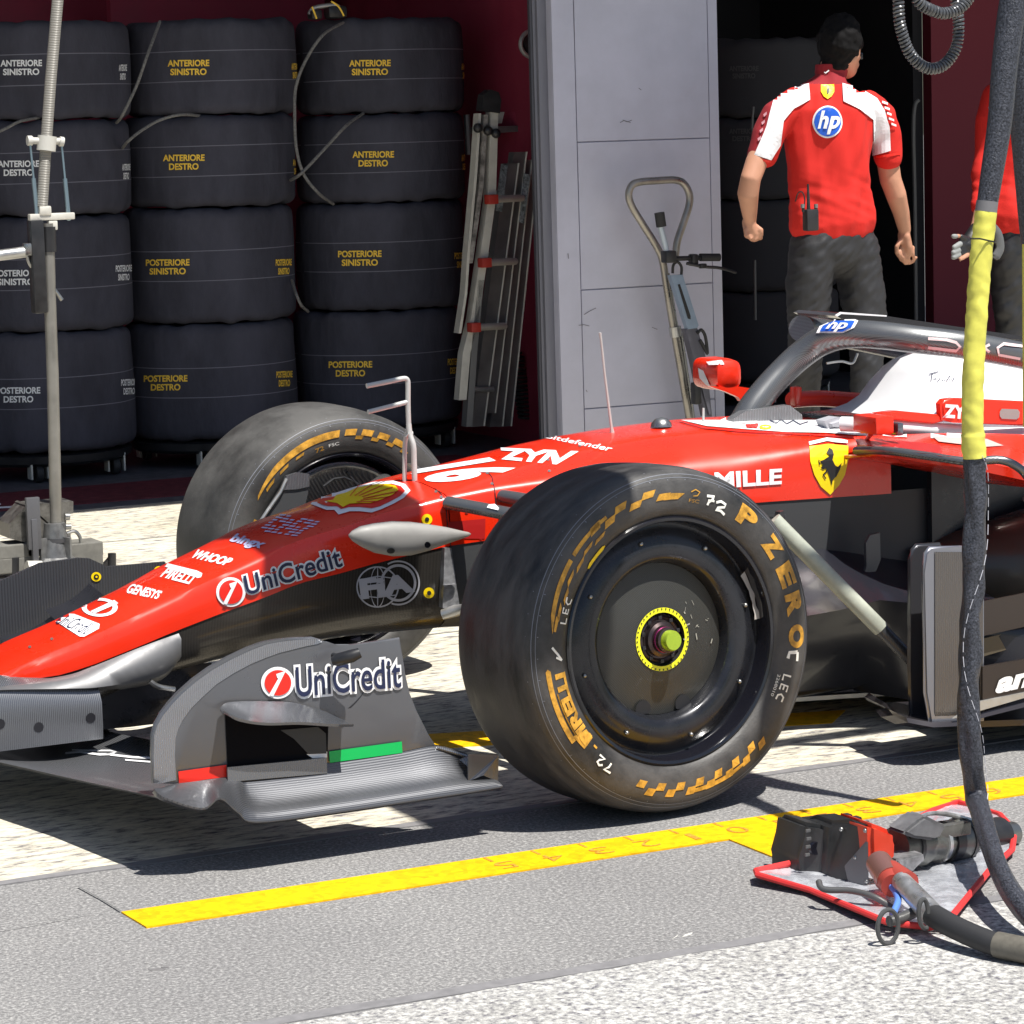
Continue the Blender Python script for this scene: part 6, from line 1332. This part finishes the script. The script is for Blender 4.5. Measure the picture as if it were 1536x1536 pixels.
# polo shirt
WP = [[(1165, 135), (1214, 126), (1215, 150), (1190, 163), (1175, 182), (1170, 218), (1156, 240), (1132, 232), (1150, 190), (1158, 160)], [(1263, 125), (1290, 133), (1315, 148), (1326, 165), (1334, 190), (1336, 226), (1310, 234), (1309, 180), (1290, 165), (1265, 152)]]
RS = [[(1315, 146), (1332, 160), (1345, 190), (1351, 228), (1337, 228), (1331, 190), (1320, 165)]]
def cls(c, n):
    p = pix(c)
    if p[0] < 1160 and p[1] > 140 and p[1] < 240: return 2
    if p[1] < 126: return 2
    return 0
def wr(c):
    w = .009*noise.noise(Vector((c.x*15+c.z*5, c.y*7, c.z*3.2-c.x*3)))+.006*noise.noise(Vector((c.x*26-c.z*9, c.y*12, c.z*5+c.x*8)))
    k = max(0, 1-abs(c.z-1.08)/.16); return w*(1+.5*k)+.006*k*noise.noise(Vector((c.x*5, 1, c.z*34+c.x*12)))
shirt = blob('polo_shirt', [
    [(Mp(1246, 116), .064, .068), (Mp(1244, 128), .10, .085), (Mp(1243, 142), .175, .100), (Mp(1243, 165), .205, .118), (Mp(1243, 200), .198, .122), (Mp(1244, 240), .182, .122), (Mp(1246, 280), .178, .122), (Mp(1248, 310), .188, .128), (Mp(1250, 334), .195, .134)],
    [(Mp(1190, 152), .060, .070), (Mp(1167, 175), .066, .072), (Mp(1152, 205), .064, .068), (Mp(1143, 234), .060, .064)],
    [(Mp(1298, 154), .060, .070), (Mp(1319, 177), .066, .072), (Mp(1330, 205), .064, .068), (Mp(1332, 236), .060, .064)]],
    .007, None, man, 4, wr, [SHIRT, SHIRTW, SHIRTD], cls)
bm = B(); lathe(bm, [(.060, -.02), (.066, .0), (.064, .03), (.058, .032), (.056, -.02)], Mp(1247, 108), 24); obj('collar', bm, SHIRTD, shirt)
TS = bvh(shirt)
def sd(n, g, m, off=.002): decal(n, g, m, shirt, TS, off, 5)
for q in WP: sd('white_panel', poly(q), SHIRTW, .004)
sd('round_badge', disc2d((1241, 183), 22, 24), DECW, .004); sd('round_badge', disc2d((1241, 183), 19.5, 21.5), DECB, .006)
sd('lettering', geo_map(text2d('hp', .03, .25), quadmap([(1226, 201), (1258, 201), (1260, 166), (1226, 166)])), DECW, .008)
sd('shield', poly([(1231, 128), (1251, 127), (1251, 138), (1247, 145), (1241, 149), (1235, 145), (1231, 138)]), DECY, .004); sd('shield_horse', poly([(1241, 131), (1244, 134), (1243, 140), (1240, 142), (1239, 137)]), DECK, .006)
sd('collar_mark', strip([(1234, 106), (1239, 110), (1244, 106)], 2), DECW, .004)
for k in range(5): sd('sleeve_mark', poly([(1322+k*3.6, 152+k*8), (1330+k*3.2, 155+k*8), (1330+k*3.2, 158+k*8), (1322+k*3.6, 155+k*8)]), DECW, .006)
for k in range(4): sd('sleeve_mark', poly([(1146-k*3, 172+k*12), (1151-k*3, 168+k*12), (1151-k*3, 172+k*12), (1147-k*3, 176+k*12)]), mat('pink_mark', (.6, .3, .35), .8), .004)
sd('cuff_band', strip([(1133, 233), (1144, 240), (1156, 242)], 3.5), DECR, .003); sd('cuff_band', strip([(1310, 236), (1325, 234), (1350, 230)], 3.5), DECR, .003)
# trousers
def wt(c): return .005*noise.noise(Vector((c.x*9+c.z*6, c.y*8, c.z*14+c.x*12)))+.006*noise.noise(Vector((c.x*14+c.z*10, c.y*10, c.z*42-c.x*34)))-.006
trousers = blob('trousers', [
    [(Mp(1250, 330), .178, .118), (Mp(1250, 352), .185, .125), (Mp(1250, 378), .180, .125)],
    [(Mp(1220, 365), .098, .115), (Mp(1215, 420), .100, .108), (Mp(1212, 470), .088, .094), (Mp(1208, 520, .04), .074, .080), (Mp(1208, 590, .11), .066, .072), (Mp(1210, 640, .16), .062, .068)],
    [(Mp(1280, 365), .100, .115), (Mp(1290, 420, -.01), .100, .108), (Mp(1298, 470, -.03), .090, .096), (Mp(1300, 520, -.05), .076, .082), (Mp(1300, 600, -.07), .068, .074), (Mp(1302, 675, -.08), .066, .070)]],
    .009, TROU, man, 4, wt)
bm = B(); box(bm, Mp(1216, 330, -.15), (.055, .04, .085), bev=.008); tube(bm, [Mp(1213, 318, -.15), Mp(1212, 276, -.15)], [.008, .004], 10); tube(bm, [Mp(1224, 318, -.15), Mp(1224, 306, -.15)], .007, 10); tube(bm, [Mp(1205, 318, -.15), Mp(1204, 306, -.15)], .006, 10); rd = obj('belt_radio', bm, BLKP, man)
bm = B(); tube(bm, smooth_path([Mp(1206, 315, -.15), Mp(1207, 298, -.15), Mp(1203, 288, -.145), Mp(1197, 290, -.13), Mp(1193, 302, -.11)]), .0025, 6); obj('radio_wire', bm, BLKP, rd)
bm = B(); tube(bm, [Mp(1204, 312, -.152), Mp(1204, 306, -.152)], .008, 10); tube(bm, [Mp(1224, 312, -.152), Mp(1224, 306, -.152)], .008, 10); obj('radio_knob', bm, STEEL, rd)
for n_, (u, v, dy) in enumerate(((1212, 662, .10), (1302, 695, -.12))):
    c = Mp(u, v, dy); z0 = .05
    s_ = blob('shoe', [[(Vector((c.x, c.y-.06, .045)), .042, .040), (Vector((c.x, c.y+.06, .045)), .045, .038), (Vector((c.x, c.y+.16, .035)), .038, .028)], [(Vector((c.x, c.y-.04, .06)), .042), (Vector((c.x, c.y-.03, .14)), .045)]], .01, BLKP, man, 3)
# second person, cut off by the hose and the frame
YN = 4.05
def Np(px, py, dy=0): return at(px, py, y=YN+dy)
p2_ = empty('person', at(1530, 690, y=YN)); p2_.location.z = 0
tag(p2_, 'person in red shirt and black gloves half hidden behind the hanging hoses', 'person')
parts = [
    [(Np(1540, 60), .07, .085), (Np(1540, 84), .065, .08)], [(Np(1540, 95), .05), (Np(1540, 125), .055)],
    [(Np(1545, 150), .13, .09), (Np(1545, 220), .14, .10), (Np(1540, 330), .12, .085)],
    [(Np(1492, 165), .045), (Np(1484, 230), .042), (Np(1480, 290, -.05), .038), (Np(1466, 340, -.12), .028), (Np(1460, 352, -.14), .024)],
    [(Np(1600, 165), .045), (Np(1608, 230), .042), (Np(1606, 300, -.05), .038)],
    [(Np(1520, 370), .07), (Np(1516, 470), .058), (Np(1520, 570), .042), (Np(1522, 680), .036)], [(Np(1566, 370), .07), (Np(1576, 470), .058), (Np(1578, 570), .042), (Np(1580, 680), .036)],
    [(Np(1458, 358, -.15), .030, .022), (Np(1450, 368, -.17), .028, .020)]]
for i, (a, b, c) in enumerate((((1452, 360), (1440, 354), (1431, 354)), ((1450, 366), (1438, 366), (1432, 370)), ((1450, 371), (1438, 374), (1430, 379)), ((1452, 376), (1440, 380), (1432, 385)), ((1456, 380), (1448, 385), (1440, 390)))):
    parts.append([(Np(*a, -.17), .0095), (Np(*b, -.19), .009), (Np(*c, -.20), .0075)])
blob('body', parts, .007, SKIN, p2_, 2)
blob('shirt', [
    [(Np(1540, 118), .06), (Np(1545, 140), .17, .10), (Np(1545, 200), .185, .12), (Np(1540, 280), .175, .12), (Np(1535, 330), .19, .13)],
    [(Np(1498, 142), .06, .07), (Np(1485, 180), .060, .07), (Np(1481, 230), .056, .06), (Np(1478, 270, -.03), .052, .056), (Np(1470, 310, -.07), .045)], [(Np(1592, 142), .06, .07), (Np(1605, 180), .066, .07), (Np(1608, 240), .06)]],
    .009, None, p2_, 3, wr, [SHIRT, SHIRTW], lambda c, n: 1 if pix(c)[1] < 190 and inpoly(pix(c), [(1482, 170), (1494, 110), (1530, 100), (1530, 160), (1497, 195), (1488, 190)]) else 0)
blob('trousers', [[(Np(1538, 335), .165, .12), (Np(1540, 375), .17, .12)], [(Np(1512, 370), .09, .1), (Np(1514, 450), .078), (Np(1520, 560), .065), (Np(1522, 680), .06)], [(Np(1570, 370), .09, .1), (Np(1576, 450), .08), (Np(1578, 560), .068), (Np(1580, 680), .06)]], .011, BLKP, p2_, 3, wt)
blob('hair', [[(Np(1540, 46, -.01), .072, .086), (Np(1539, 60, -.015), .080, .096), (Np(1538, 78, -.02), .070, .086)]], .009, HAIR, p2_, 2, lambda c: .006*noise.noise(c*38))
parts2 = [[(Np(1606, 290, -.03), .036), (Np(1600, 350, -.06), .026), (Np(1598, 372, -.07), .030, .040)]]
blob('glove', parts2, .008, BLKP, p2_, 2)
gl = [[(Np(1465, 344, -.13), .031), (Np(1458, 358, -.15), .036, .028), (Np(1450, 368, -.17), .034, .026)]]
for a, b, c in (((1452, 360), (1441, 355), (1432, 354.5)), ((1450, 366), (1439, 366), (1433, 370)), ((1450, 371), (1439, 374), (1431, 379)), ((1452, 376), (1441, 380), (1433, 385))): gl.append([(Np(*a, -.17), .0125), (Np(*b, -.19), .0118)])
blob('glove', gl, .005, BLKP, p2_, 2)
blob('glove_cuff', [[(Np(1430, 354.5, -.2), .010), (Np(1434, 354.5, -.197), .010)], [(Np(1431, 371, -.2), .010), (Np(1440, 366, -.19), .0125)], [(Np(1430, 379, -.2), .011), (Np(1438, 375, -.19), .0125)], [(Np(1430, 386, -.2), .011), (Np(1438, 382, -.19), .0125)]], .004, mat('glove_grey', (.25, .26, .26), .7), p2_, 1)
for u, v in ((1522, 690), (1580, 690)):
    c = Np(u, v); blob('shoe', [[(Vector((c.x, c.y-.06, .045)), .045, .040), (Vector((c.x, c.y+.14, .04)), .040, .03)], [(Vector((c.x, c.y, .06)), .042), (Vector((c.x, c.y, .14)), .045)]], .012, BLKP, p2_, 2)
